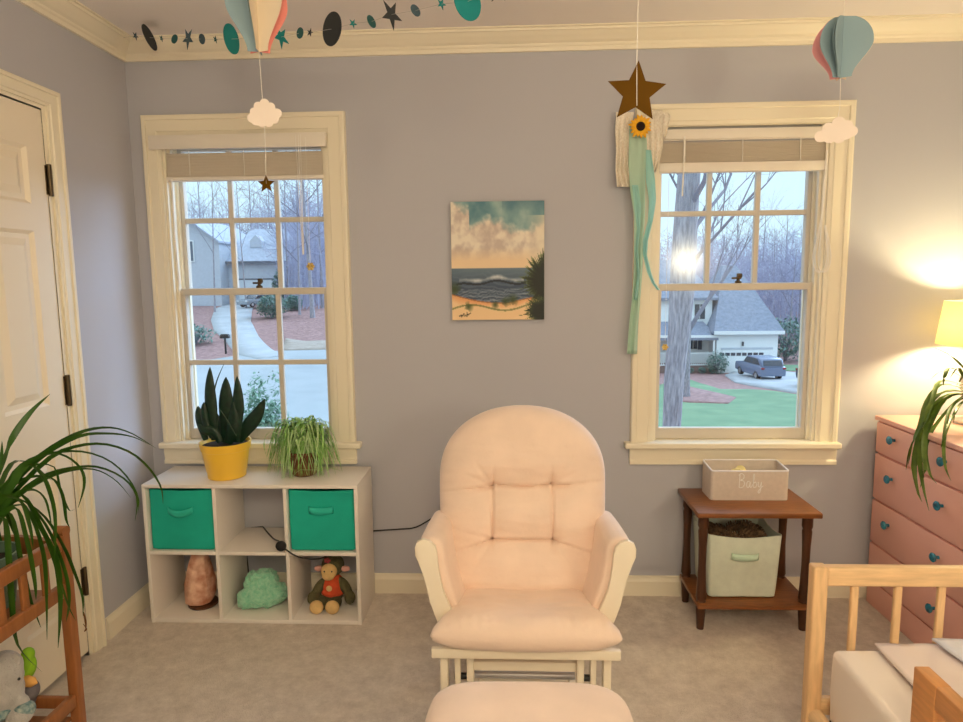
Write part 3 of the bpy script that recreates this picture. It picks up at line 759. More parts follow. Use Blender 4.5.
# arms
def P2(x, y, Y): p = onY(x, y, Y); return (p.x, p.z)
armY = -.925
lefto = [(415, 547), (417, 541.5), (423, 538.5), (430, 540.5), (435.5, 546), (437, 553), (438, 564), (440, 576), (443, 589), (448, 601), (453, 612), (455, 620), (438, 622), (434.5, 612), (430.5, 601), (427.5, 588), (424, 575), (419, 562), (415.5, 555)]
def mirror(pts): return [(2 * CX - x, z) for x, z in pts][::-1]
polyL = [P2(x, y, armY) for x, y in lefto]
def arm_board(poly):
    bm = nb(); prism(bm, poly, armY - .009, armY + .009, 'y', .003); return bm
for s, poly in ((-1, polyL), (1, mirror(polyL))):
    link('arm_board', arm_board(poly), WHITEWOOD, gc)
    # padded arm: lofted section, front to back
    bm = nb()
    def sec(f):
        y = armY + .010 + f * .33
        zt = .632 - .004 * f - .02 * f * f; xo = -.285 + .012 * f; w = .085 - .004 * f
        zb = .37
        pts = [(xo + .010, zt - .05), (xo + .002, zt - .026), (xo + .012, zt - .008), (xo + w * .4, zt), (xo + w * .8, zt - .009), (xo + w, zt - .03), (xo + w + .004, zt - .09),
               (xo + w + .018, zt - .15), (xo + w + .042, zb + .03), (xo + w + .055, zb - .005), (xo + w + .03, zb - .015), (xo + .055, zb + .02), (xo + .03, zt - .15)]
        pf = max(0, 1 - (max(0, .12 - f) / .12) ** 2) ** .5 * .08 + .92
        cx_, cz_ = sum(p[0] for p in pts) / len(pts), sum(p[1] for p in pts) / len(pts)
        return [Vector(((cx_ + (px - cx_) * pf) if s < 0 else 2 * CX - (cx_ + (px - cx_) * pf), y, cz_ + (pz - cz_) * pf)) for px, pz in pts]
    rings = []
    for k in range(13):
        rings.append([bm.verts.new(p) for p in sec(k / 12)])
    n = len(rings[0])
    for A, B in zip(rings, rings[1:]):
        for q in range(n): bm.faces.new((A[q], A[(q + 1) % n], B[(q + 1) % n], B[q]))
    bm.faces.new(rings[0]); bm.faces.new(rings[-1])
    o = link('arm_pad', bm, PINKF, gc, auto=80); sd = o.modifiers.new('smooth', 'SUBSURF'); sd.levels = 1; sd.render_levels = 2
# wooden frame and glider base
def wood(name, fn):
    bm = nb(); fn(bm); return link(name, bm, WHITEWOOD, gc)
wood('seat_rail', lambda bm: box(bm, CX - .278, CX + .278, -1.005, -.985, .296, .326, .004))
for s in (-1, 1):
    X = CX + s * .245
    wood('side_rail', lambda bm: box(bm, X - .011, X + .011, -.985, -.58, .285, .325, .004))
    wood('back_post', lambda bm: box(bm, X - s * .03 - .014, X - s * .03 + .014, -.59, -.565, .30, .70, .004, rot=Matrix.Rotation(-.25, 3, 'X')))
    wood('front_leg', lambda bm: box(bm, X - .012, X + .012, -.965, -.925, .05, .300, .004))
    wood('glide_arm', lambda bm: box(bm, X - s * .04 - .009, X - s * .04 + .009, -.955, -.92, .10, .29, .004))
    wood('inner_post', lambda bm: box(bm, X - s * .078 - .011, X - s * .078 + .011, -.95, -.91, .05, .285, .004))
    wood('base_rail', lambda bm: box(bm, X - s * .078 - .014, X - s * .078 + .014, -.98, -.50, .012, .055, .005))
    wood('rear_leg', lambda bm: box(bm, X - s * .078 - .011, X - s * .078 + .011, -.60, -.56, .05, .26, .004))
    bm = nb(); tube(bm, [(X - s * .03, -.938, .20), (X - s * .07, -.938, .20)], .010, 12); link('pivot_bolt', bm, BLACKP, gc)
    bm = nb(); lathe(bm, [(.006, 0), (.008, .006), (.004, .012)], (X + s * .01, -.9, .50), 10, axis='x')
    bm.free()
wood('front_stretcher', lambda bm: box(bm, CX - .17, CX + .17, -.935, -.915, .215, .245, .004))
wood('rear_stretcher', lambda bm: box(bm, CX - .17, CX + .17, -.60, -.575, .20, .24, .004))
bm = nb(); tube(bm, [(CX - .165, -.80, .118), (CX + .165, -.80, .118)], .012, 12); link('cross_rod', bm, mat('pale_metal', (.6, .6, .62), .3, metal=.7), gc)
wood('base_crossbar', lambda bm: box(bm, CX - .18, CX + .18, -.72, -.68, .012, .045, .004))

ot = thing('ottoman', 'pale pink cushioned ottoman in front of the glider armchair', 'ottoman', (.042, -1.47, 0))
def ott(u, v, s):
    a, q = 2 * u - 1, 2 * v - 1
    # rounded-square footprint
    k = max(abs(a), abs(q)); r = (abs(a) ** 5 + abs(q) ** 5) ** (1 / 5) if k > 0 else 0
    f = k / r if r > 0 else 1
    x, y = .042 + a * f * .246, -1.475 - q * f * .215
    e = max(0, 1 - k ** 5) ** .5
    h = (.058 if s > 0 else .045) * e + (.004 * noise.noise(Vector((x * 8, y * 8, 3))) * e if s > 0 else 0)
    return Vector((x, y, .372 + s * h))
bm = nb(); shell(bm, lambda u, v: ott(u, v, 1), lambda u, v: ott(u, v, -1), 60, 60); link('cushion', bm, PINKF, ot, auto=80)
def owood(name, *b):
    bm = nb(); box(bm, *b, .004); link(name, bm, WHITEWOOD, ot)
owood('top_frame', -.15, .235, -1.64, -1.31, .275, .330)
for X in (-.14, .225):
    owood('side_post', X - .011, X + .011, -1.60, -1.56, .05, .276); owood('side_post', X - .011, X + .011, -1.39, -1.35, .05, .276); owood('base_rail', X - .014, X + .014, -1.66, -1.29, .0, .05)
owood('stretcher', -.13, .215, -1.49, -1.46, .012, .045)

# ------------------------------------------------------------------ side table with box and bin
st = thing('side_table', 'brown turned-leg wooden side table under the right window', 'side table', (.966, -.165, 0))
bm = nb(); box(bm, .727, 1.203, -.332, -.022, .478, .500, .005); link('table_top', bm, WALNUT, st)
bm = nb(); box(bm, .742, 1.192, -.318, -.036, .098, .116, .004); link('lower_shelf', bm, WALNUT, st)
LEGP = [(.014, 0), (.016, .03), (.020, .09), (.0195, .115), (.0165, .122), (.021, .135), (.018, .18), (.015, .27), (.016, .35), (.019, .41), (.0165, .42), (.021, .432), (.020, .479)]
for lx in (.764, 1.168):
    for ly in (-.282, -.058):
        bm = nb(); lathe(bm, LEGP, (lx, ly, 0), 20); link('leg', bm, WALNUTD, st)
fabric_bin('sage green canvas bin full of pinecones on the lower shelf of the brown table', .803, 1.068, -.256, -.052, .1165, .386, SAGE, SAGEH, .300, .052, .012, name='fabric_bin', flare=.013)
# pinecones heaped in the bin
PINE = mat('pinecone_brown', lin((60, 42, 30)), .8, c2=lin((136, 106, 76)), vscale=70)
def cone_mesh(bm, c, r, L, rot):
    bmv0 = len(bm.verts)
    new = []
    def add(p): new.append(bm.verts.new(p)); return new[-1]
    for j in range(9):
        f = j / 8; rr = r * math.sin(PI * (.12 + .80 * f)) ** .8; zz = (f - .5) * L
        for k in range(8):
            a = 2 * PI * (k + .5 * (j % 2)) / 8; w = .33
            p0 = add((rr * .35 * math.cos(a - w), rr * .35 * math.sin(a - w), zz)); p1 = add((rr * .35 * math.cos(a + w), rr * .35 * math.sin(a + w), zz))
            p2 = add((rr * math.cos(a + w * .8), rr * math.sin(a + w * .8), zz + L * .07)); p3 = add((rr * math.cos(a - w * .8), rr * math.sin(a - w * .8), zz + L * .07))
            p4 = add((rr * .9 * math.cos(a), rr * .9 * math.sin(a), zz + L * .01))
            bm.faces.new((p0, p1, p2, p3)); bm.faces.new((p0, p3, p4)); bm.faces.new((p3, p2, p4)); bm.faces.new((p2, p1, p4))
    m4 = Matrix.Translation(Vector(c)) @ rot.to_4x4()
    for v in new: v.co = m4 @ v.co
    r0 = bmesh.ops.create_uvsphere(bm, u_segments=10, v_segments=8, radius=1, matrix=m4 @ Matrix.Diagonal((r * .5, r * .5, L * .46, 1)))
random.seed(5)
for k, (x, y, z) in enumerate(((.845, -.19, .335), (.905, -.20, .345), (.965, -.19, .352), (1.02, -.195, .345), (.875, -.12, .348), (.94, -.12, .362), (1.0, -.12, .36), (.85, -.08, .34), (1.03, -.10, .34))):
    bm = nb(); e = Matrix.Rotation(random.uniform(.9, 1.6), 3, 'X') @ Matrix.Rotation(random.uniform(0, 6), 3, 'Y')
    cone_mesh(bm, (x, y, z), .032, .075, Matrix.Rotation(random.uniform(0, 6), 3, 'Z') @ e)
    tag(link('pinecone', bm, PINE), 'brown pinecone heaped in the sage green bin under the table', 'pinecone', 'pinecones in the sage bin')
bm = nb(); box(bm, .81, 1.068, -.245, -.06, .24, .31, .03); tag(link('dark_cloth', bm, mat('dark_cloth', (.03, .03, .035), .9, bump=.3, bscale=30)), 'dark cloth lying under the pinecones in the sage bin', 'cloth')
# lettered box
bb_ = thing('fabric_box', 'low greige fabric box lettered in white on top of the brown table', 'storage box', (.977, -.10, .5005))
bx0, bx1, by0, by1, bz0, bz1 = .820, 1.134, -.182, -.048, .5005, .622
bm = nb(); tk = .005
def bring(ins, zf):
    r = .016; out = []
    for (cx, cy, a0) in ((bx1 - r, by0 + r, -90), (bx1 - r, by1 - r, 0), (bx0 + r, by1 - r, 90), (bx0 + r, by0 + r, 180)):
        for q in range(7):
            a = math.radians(a0 + q * 15); out.append((cx + (r - ins) * math.cos(a), cy + (r - ins) * math.sin(a)))
    return [bm.verts.new((x, y, zf(x, y))) for x, y in out]
def rim(x, y):   # front dips between the back corners
    f = (by1 - y) / (by1 - by0); return bz1 + .012 * (1 - f)
R_ = [bring(0, lambda x, y: bz0), bring(0, rim), bring(tk, rim), bring(tk, lambda x, y: bz0 + .006)]
n = len(R_[0])
for A, B in zip(R_, R_[1:]):
    for k in range(n): bm.faces.new((A[k], A[(k + 1) % n], B[(k + 1) % n], B[k]))
bm.faces.new(R_[0][::-1]); bm.faces.new(R_[-1])
link('box_body', bm, LINEN, bb_)
bm = nb(); pts = []
r = .016
for (cx, cy, a0) in ((bx1 - r, by0 + r, -90), (bx1 - r, by1 - r, 0), (bx0 + r, by1 - r, 90), (bx0 + r, by0 + r, 180)):
    for q in range(7):
        a = math.radians(a0 + q * 15); x, y = cx + (r - .0025) * math.cos(a), cy + (r - .0025) * math.sin(a); pts.append(Vector((x, y, rim(x, y))))
pts.append(pts[0]); tube(bm, pts, .0035, 8, False); link('rim_binding', bm, LINENW, bb_)
# cursive lettering: Baby
strokes = [[(.0, .0), (.02, .5), (.03, 1.0)], [(-.05, .9), (.1, 1.04), (.3, .95), (.3, .68), (.08, .55), (.32, .48), (.36, .2), (.2, .0), (.0, .02)],
           [(.78, .38), (.64, .48), (.53, .3), (.56, .05), (.7, .05), (.78, .42), (.77, .1), (.86, .02), (.98, .25)],
           [(.98, .25), (1.05, .7), (1.06, 1.0), (.99, .95), (1.0, .3), (1.03, .03), (1.2, .05), (1.24, .3), (1.12, .42), (1.02, .3)],
           [(1.34, .42), (1.36, .12), (1.48, .05), (1.58, .42), (1.56, .0), (1.48, -.38), (1.36, -.35), (1.5, -.1), (1.72, .15)]]
_q = onY(739, 487.5, by0); lx0, lz0, ls = _q.x, _q.z, .056
bm = nb()
for s in strokes: tube(bm, spline([(lx0 + a * ls, by0 - .001, lz0 + b * ls) for a, b in s], 26), .0016, 6)
o = link('lettering', bm, THREADW, bb_); o['label'] = 'white cursive word Baby'
bm = nb(); grid_surface(bm, lambda u, v: Vector((.93 + .05 * u + .01 * math.sin(v * 6), -.150 + .05 * v, .600 + .028 * math.sin(u * PI) * math.sin(v * PI) + .004 * math.sin(u * 14))), 16, 12)
o = link('folded_cloth', bm, mat('pale_yellow_cloth', lin((232, 216, 150)), .9)); solid(o, .02, -1); tag(o, 'pale yellow cloth peeking out of the lettered fabric box', 'cloth')

# ------------------------------------------------------------------ dresser, lamp, plant
dr = thing('dresser', 'salmon pink dresser with blue knobs against the right wall', 'dresser', (1.79, -.5, 0))
dy0, dy1, dxf = -.96, -.033, 1.545
bm = nb(); box(bm, dxf + .012, 2.018, dy0 + .004, dy1 - .004, .0, .804); link('carcass', bm, DRESSD, dr)
bm = nb(); box(bm, dxf - .004, 2.022, dy0 - .006, dy1 + .006, .803, .823, .004); link('top_board', bm, DRESS, dr)
bm = nb(); box(bm, dxf + .004, dxf + .014, dy0 + .002, dy1 - .002, .0, .108, .002); link('plinth', bm, DRESS, dr)
KNOB = mat('turquoise_glass', lin((44, 150, 180)), .15, c2=lin((16, 70, 96)), vscale=60, spec=.8)
for za, zb, kz in ((.669, .798, .748), (.470, .661, .586), (.279, .462, .393), (.116, .271, .199)):
    bm = nb(); box(bm, dxf, dxf + .014, dy0 + .006, dy1 - .006, za, zb, .004); d = link('drawer', bm, DRESS, dr)
    for ky in (-.170, -.482, -.794):
        bm = nb(); lathe(bm, [(.006, .0), (.006, -.010), (.010, -.013), (.0165, -.018), (.0175, -.022), (.014, -.026), (.008, -.0275)], (dxf, ky, kz), 18, axis='x')
        k = link('knob', bm, KNOB, d)
lp = thing('table_lamp', 'lit table lamp with a yellow glowing shade on the salmon dresser', 'lamp', (1.80, -.19, .823))
SHADE = translucent_mat('cream_lampshade', (.92, .85, .60), .55)
lx, ly = 1.822, -.195
bm = nb(); lathe(bm, [(.060, 0), (.062, .012), (.03, .022), (.022, .05), (.045, .12), (.052, .17), (.035, .24), (.014, .27), (.011, .30)], (lx, ly, .823), 32); link('lamp_base', bm, mat('white_ceramic', (.75, .72, .66), .25), lp)
bm = nb(); lathe(bm, [(.138, 1.135 - .823), (.118, 1.305 - .823)], (lx, ly, .823), 48, cap=False); o = link('lamp_shade', bm, SHADE, lp); solid(o, .002)
bm = nb(); tube(bm, [(lx, ly, 1.12), (lx, ly, 1.17)], .012, 12); link('socket', bm, BRONZE, lp)
dp = thing('trailing_houseplant', 'spiky trailing plant in a lime pot drooping over the salmon dresser', 'plant', (1.745, -.385, .823))
c = (1.755, -.372, .823)
bm = nb(); lathe(bm, [(.048, 0), (.052, .004), (.068, .11), (.072, .112), (.072, .125), (.066, .125), (.062, .11)], c, 32); link('pot', bm, LIMEPOT, dp)
bm = nb(); lathe(bm, [(.064, .108), (.001, .115)], c, 20); link('soil', bm, SOIL, dp)
root = Vector((1.75, -.372, .935))
def leafX(bm, pix, xe, w, x0=1.70, **k):
    n = len(pix); pts = [root] + [onX(x, y, x0 + (xe - x0) * min(1, (i / (n - 1)) * 1.5)) for i, (x, y) in enumerate(pix)]
    strap(bm, pts, w * .88, n=18, **k)
bm = nb()
for pix, xe, w in (([(966, 372), (950, 356), (932, 347)], 1.60, .016), ([(968, 378), (950, 368), (945, 376), (943, 386)], 1.60, .018), ([(968, 382), (952, 372), (940, 372), (931, 379)], 1.58, .007),
                   ([(966, 390), (942, 385), (927, 402), (920, 426), (910, 450), (906, 470)], 1.48, .020), ([(966, 392), (946, 392), (930, 405), (921, 432), (914, 465), (917, 490), (922, 502)], 1.47, .026),
                   ([(966, 395), (945, 400), (930, 425), (920, 452), (922, 482), (929, 511)], 1.46, .024), ([(966, 398), (950, 410), (944, 440), (945, 466), (951, 481)], 1.47, .014),
                   ([(966, 386), (940, 382), (932, 402), (924, 425), (917, 455)], 1.50, .018), ([(966, 395), (940, 420), (926, 445), (929, 472), (937, 484)], 1.47, .017),
                   ([(966, 400), (952, 418), (945, 436), (941, 448)], 1.52, .012), ([(966, 392), (938, 395), (925, 415), (914, 440), (908, 465)], 1.475, .017), ([(968, 405), (960, 405), (956, 412), (953, 424)], 1.55, .010),
                   ([(966, 394), (942, 398), (928, 420), (924, 450), (925, 470), (920, 488)], 1.465, .022), ([(970, 385), (962, 375), (958, 368), (950, 378)], 1.62, .014)):
    leafX(bm, pix, xe, w)
for k in range(12):
    a = -1.2 + k * .26; r = .16
    e = Vector((c[0] + r * math.cos(a) * 1.0, c[1] + r * math.sin(a), c[2] + random.uniform(.05, .2)))
    if e.x > 2.0: e.x = 2.0
    strap(bm, [root, root + (e - root) * .4 + Vector((0, 0, .12)), e], .018, n=12)
link('foliage', bm, STRAPR, dp)

# ------------------------------------------------------------------ wooden bed
bd = thing('toddler_bed', 'light beech toddler bed with slatted end and guard rail', 'bed', (1.2, -1.5, 0))
ft = .622
def bwood(name, m_, *b, bev=.006):
    bm = nb(); box(bm, *b, bev, 3); return link(name, bm, m_, bd)
for X in (.822, 1.53): bwood('post', BEECH, X, X + .040, -1.082, -1.044, 0, ft)
bwood('end_rail', BEECHX, .858, 1.535, -1.080, -1.046, .566, ft - .002, bev=.008)
bwood('lower_end_rail', BEECHX, .858, 1.535, -1.075, -1.05, .185, .235)
for k in range(5):
    X = .931 + .1155 * k; bwood('slat', BEECH, X, X + .020, -1.070, -1.055, .20, .58, bev=.004)
bm = nb(); tube(bm, [(.848, -1.07, .188), (.848, -1.5, .188), (.848, -2.3, .188)], .022, 16); link('side_rail', bm, mat('pale_birch', lin((222, 190, 150)), .4, var=.1, vscale=6, stretch=(16, 2, 16)), bd)
bwood('side_rail', BEECHO, 1.54, 1.565, -2.3, -1.07, .16, .25)
bwood('guard_post', BEECHO, .858, .890, -1.535, -1.462, .19, .577, bev=.003)
bwood('guard_rail', BEECHO, .859, .8895, -2.28, -1.530, .525, .5765, bev=.003)
for Y in (-1.80, -2.02, -2.24): bwood('guard_post', BEECHO, .862, .886, Y - .02, Y + .02, .19, .53, bev=.003)
for X in (.822, 1.53): bwood('post', BEECH, X, X + .040, -2.34, -2.30, 0, ft)
bwood('bed_slats', mat('dark_slat_wood', (.05, .03, .02), .7), .875, 1.535, -2.29, -1.085, .165, .182)
# mattress lies on the slats
def soft_box(bm, x0, x1, y0, y1, z0, z1, r, nu=40, nv=50, wob=.003, top=.0):
    def fn(u, v, s):
        a, q = 2 * u - 1, 2 * v - 1
        k = max(abs(a), abs(q)); ins = 1 if k < .0001 else 1
        ex = max(0, 1 - abs(a) ** 14) ** .35 * max(0, 1 - abs(q) ** 18) ** .35
        x = (x0 + x1) / 2 + a * (x1 - x0) / 2; y = (y0 + y1) / 2 + q * (y1 - y0) / 2
        zc = (z0 + z1) / 2; h = (z1 - z0) / 2 * ex
        w = wob * noise.noise(Vector((x * 9, y * 9, s * 4))) * ex
        return Vector((x, y, zc + s * h + w))
    shell(bm, lambda u, v: fn(u, v, 1), lambda u, v: fn(u, v, -1), nu, nv)
bm = nb(); box(bm, .870, 1.525, -2.28, -1.092, .1825, .400, .020, 4)
bmesh.ops.subdivide_edges(bm, edges=[e for e in bm.edges if e.calc_length() > .12], cuts=14, use_grid_fill=True)
for v in bm.verts: v.co += Vector((.006 * noise.noise(v.co * 7), .004 * noise.noise(v.co * 6 + Vector((5, 0, 0))), .005 * noise.noise(v.co * 6)))
tag(link('mattress', bm, BEDW, auto=80), 'white mattress lying in the light wooden toddler bed', 'mattress')
def drape(bm, poly_fn, nu, nv, z, amp, sc_):
    grid_surface(bm, lambda u, v: (lambda p: Vector((p[0], p[1], z + amp * (.5 + .5 * noise.noise(Vector((p[0] * sc_, p[1] * sc_, z * 30)))))))(poly_fn(u, v)), nu, nv)
q0, q1 = onZ(869, 640.5, .408), onZ(914, 690, .408)
dirx = (q1.x - q0.x) / (q1.y - q0.y)
ya = -1.10
bm = nb(); drape(bm, lambda u, v: ((q0.x + (ya - v * .9 - q0.y) * dirx * .9) * (1 - u) + 1.522 * u, ya - v * .9), 40, 50, .4085, .008, 16)
o = link('bed_sheet', bm, SHEET, auto=80); solid(o, .006, 1); tag(o, 'mauve-white sheet spread flat across the white mattress', 'sheet')
q2 = onZ(927, 638.5, .424); q3 = onZ(963, 664, .424); d2 = (q3.x - q2.x) / (q3.y - q2.y)
bm = nb(); drape(bm, lambda u, v: (min(1.515, (q2.x + (ya - v * .7 - q2.y) * d2)) * (1 - u) + 1.522 * u, ya - v * .7), 30, 40, .4245, .008, 18)
o = link('blanket', bm, SHEETB, auto=80); solid(o, .006, 1); tag(o, 'folded white blanket with pale blue print on top of the sheet', 'blanket')

# ------------------------------------------------------------------ wooden plant stand at the left
ps = thing('plant_stand', 'orange pine plant stand with slatted sides in front of the door', 'plant stand', (-1.44, -1.33, 0))
def pwood(name, *b, bev=.004, rot=None):
    bm = nb(); box(bm, *b, bev, 3, rot=rot); return link(name, bm, ORANGEW, ps)
sx = -1.275
for X0 in (-1.585, sx - .030):
    for Y0 in (-1.66, -1.065):
        bm = nb(); box(bm, X0, X0 + .030, Y0, Y0 + .030, 0, .70, .004, 3)
        tube(bm, [(X0 + .0005, Y0 + .015, .698), (X0 + .0295, Y0 + .015, .698)], .0165, 20); link('post', bm, ORANGEW, ps)
a = onX(25, 559, sx - .01); zt = a.z
b_ = onX(44, 612, sx - .01); zb = b_.z
for X in (sx - .025, -1.58):
    pwood('side_top_rail', X, X + .020, -1.63, -1.065, zt - .038, zt + .004)
    pwood('side_bottom_rail', X, X + .020, -1.63, -1.065, zb, zb + .040)
    pwood('base_rail', X, X + .020, -1.63, -1.065, .165, .205)
    for Y in (-1.13, -1.21, -1.29, -1.37, -1.45, -1.53, -1.60): pwood('slat', X + .005, X + .015, Y - .012, Y + .012, zb + .03, zt - .03, bev=.002)
for Y in (-1.058, -1.655):
    bm = nb(); n = 14                        # gently arched end rail
    prism(bm, [(-1.560 + .26 * i / n, .664 + .02 * math.sin(PI * i / n)) for i in range(n + 1)] + [(-1.30 - .26 * i / n, .632) for i in range(n + 1)], Y, Y + .018, 'y', .003); link('end_rail', bm, ORANGEW, ps)
    pwood('end_bottom_rail', -1.56, -1.30, Y, Y + .018, .150, .185)
pwood('tray', -1.56, sx - .027, -1.63, -1.07, zb + .012, zb + .024)
pwood('bottom_shelf', -1.56, sx - .027, -1.635, -1.06, .118, .132)
SH = .132
# plant in a grey-green pot
lpn = thing('arching_houseplant', 'large arching strap-leaved plant in a grey-green pot on the pine stand', 'plant', (-1.43, -1.20, zb + .024))
c = (-1.432, -1.18, zb + .0245)
zr = onY(15, 543, -1.10).z; hh = zr - c[2]
bm = nb(); lathe(bm, [(.068, 0), (.073, .004), (.090, hh - .03), (.094, hh - .028), (.095, hh), (.088, hh), (.084, hh - .03)], c, 36); link('pot', bm, GREENPOT, lpn)
bm = nb(); lathe(bm, [(.086, hh - .03), (.001, hh - .022)], c, 20); link('soil', bm, SOIL, lpn)
rt = Vector((c[0], c[1], zr - .02))
def leafY(bm, pix, y0, y1, w, n=20, **k):
    m_ = len(pix); pts = [onY(x, y, y0 + (y1 - y0) * i / (m_ - 1)) for i, (x, y) in enumerate(pix)]
    strap(bm, pts, w * 1.02, n=n, fold=.25, tilt=Vector((.1, .75, .65)), **k)
bm = nb()
S = ((-20, 560),)
for pix, y0, y1, w in (
    ([(-12, 500), (2, 462), (12, 438), (30, 413), (50, 394)], -1.2, -1.05, .017),
    ([(-15, 520), (10, 488), (38, 458), (75, 435), (105, 428), (130, 433), (157, 449)], -1.2, -.95, .015),
    ([(-15, 518), (8, 490), (40, 458), (78, 437), (108, 434), (132, 437), (150, 445)], -1.2, -1.0, .014),
    ([(-12, 530), (12, 495), (50, 458), (80, 446), (107, 445), (132, 454), (150, 470), (161, 488), (163, 504)], -1.2, -.95, .014),
    ([(-12, 525), (10, 478), (30, 460), (55, 453), (82, 452), (107, 460), (126, 476), (138, 497), (138, 513)], -1.2, -1.02, .011),
    ([(-12, 540), (15, 498), (45, 476), (75, 468), (100, 468), (125, 480), (137, 498), (135, 521)], -1.2, -1.05, .013),
    ([(-12, 545), (12, 503), (42, 481), (70, 471), (95, 470), (116, 481), (131, 498)], -1.2, -1.05, .010),
    ([(-10, 510), (20, 471), (45, 454), (66, 457), (81, 470), (84, 486), (78, 508)], -1.2, -1.12, .013),
    ([(-14, 525), (8, 492), (25, 465), (40, 474), (49, 492), (55, 520), (54, 566)], -1.22, -1.2, .019),
    ([(-10, 520), (15, 500), (32, 520), (43, 555), (46, 590), (47, 640)], -1.22, -1.16, .015),
    ([(-10, 510), (20, 495), (40, 528), (55, 560), (60, 600), (58, 648)], -1.22, -1.15, .022),
    ([(-10, 520), (4, 520), (8, 560), (11, 600), (17, 645), (42, 672)], -1.25, -1.22, .019),
    ([(-10, 515), (10, 515), (21, 565), (30, 600), (41, 628)], -1.22, -1.18, .017),
    ([(-10, 515), (12, 498), (42, 515), (62, 545), (73, 570), (82, 596), (83, 616)], -1.2, -1.1, .014),
    ([(-10, 520), (20, 505), (42, 532), (58, 575), (68, 606), (76, 621)], -1.22, -1.15, .010),
    ([(-12, 500), (-2, 468), (1, 455), (2, 441)], -1.22, -1.2, .012),
    ([(-8, 525), (18, 500), (45, 525), (64, 570), (69, 600), (66, 622)], -1.21, -1.14, .014),
    ([(-10, 505), (22, 480), (50, 478), (62, 495), (66, 520), (70, 528)], -1.2, -1.12, .012),
    ([(-10, 530), (10, 500), (30, 490), (45, 500), (52, 530)], -1.22, -1.2, .014),
    ([(-12, 530), (14, 508), (26, 540), (34, 580), (36, 600)], -1.24, -1.22, .017),
    ([(-14, 520), (0, 500), (10, 497), (22, 505), (30, 530), (33, 548)], -1.24, -1.24, .02),
    ([(-8, 500), (20, 470), (52, 466), (60, 490), (66, 505), (70, 511), (75, 509)], -1.2, -1.14, .008)):
    leafY(bm, pix, y0, y1, w)
for k in range(14):
    a_ = 1.5 + k * .15; r = random.uniform(.10, .28)
    e = Vector((max(-1.585, c[0] + r * math.cos(a_)), c[1] + r * math.sin(a_), zr + random.uniform(-.12, .15)))
    mid = rt + (e - rt) * .5 + Vector((0, 0, .16)); mid.x = max(mid.x, -1.58)
    strap(bm, [rt, mid, e], .018, n=14)
link('foliage', bm, STRAP, lpn)
bm = nb(); leafY(bm, [(83, 612), (85, 620), (86, 629)], -1.1, -1.1, .008, n=6); leafY(bm, [(83, 624), (86, 629), (84, 632)], -1.1, -1.1, .006, n=6); link('dry_tip', bm, DRYTIP, lpn)
# plush elephant and toy bird on the bottom shelf
GREYP = mat('grey_plush', lin((176, 172, 168)), .95, var=.08, vscale=40, bump=.5, bscale=220, sheen=.4)
el = thing('plush_elephant', 'pale grey plush animal in blue-patterned shorts on the pine stand shelf', 'soft toy', (-1.42, -1.19, SH))
ey = -1.20
def E_(x, y, dy=0): p = onY(x, y, ey + dy); return (p.x, p.y, p.z)
blob('body', [(E_(2, 690), (.055, .05, .065)), (E_(4, 668), (.046, .045, .046)), (E_(12, 676), (.028, .03, .038)), (E_(15, 694, .01), (.022, .022, .03)), (E_(21, 702, .0), (.022, .02, .02)),
              (E_(-12, 700), (.03, .03, .05)), (E_(20, 716, -.02), (.03, .04, .025)), (E_(-8, 716, -.02), (.03, .04, .025))], GREYP, el, .005)
bm = nb(); p = E_(12, 662, .0); ball(bm, p, (.028, .008, .018), 16, 10, Matrix.Rotation(-.8, 3, 'Y')); p = E_(-14, 662); ball(bm, p, (.028, .008, .02)); link('ear', bm, GREYP, el)
bm = nb(); ball(bm, E_(19, 679, -.018), .004, 8, 6); link('eye', bm, BLACKP, el)
BLUEPAT = mat('blue_pattern_cloth', lin((70, 110, 120)), .9, c2=lin((170, 180, 170)), vscale=90)
blob('shorts', [(E_(4, 708), (.056, .052, .026)), (E_(24, 711, -.01), (.026, .034, .024)), (E_(-8, 711, -.01), (.03, .034, .022))], BLUEPAT, el, .005)
tb_ = thing('toy_bird', 'lime green toy bird with orange beak behind the plush animal', 'toy', (-1.44, -1.10, SH))
LIME = mat('lime_plush', lin((140, 190, 40)), .8, bump=.3, bscale=200)
by = -1.09
def T_(x, y, dy=0): p = onY(x, y, by + dy); return (p.x, p.y, p.z)
p = T_(27, 664); q = T_(27, 700)
blob('body', [(T_(26, 667), (.028, .025, .042), 16, 10, Matrix.Rotation(.25, 3, 'Y')), (T_(28, 654), (.018, .018, .02))], LIME, tb_, .004)
blob('belly', [(T_(27, 690), (.035, .03, .035)), (T_(24, 700), (.032, .03, .03))], mat('slate_plush', lin((120, 116, 122)), .9, bump=.3, bscale=200), tb_, .004)
bm = nb(); tube(bm, [T_(26, 681, -.02), T_(32, 682, -.026), T_(37, 683, -.028)], [.016, .014, .003], 12); link('beak', bm, mat('apricot_plush', lin((236, 176, 96)), .8), tb_)

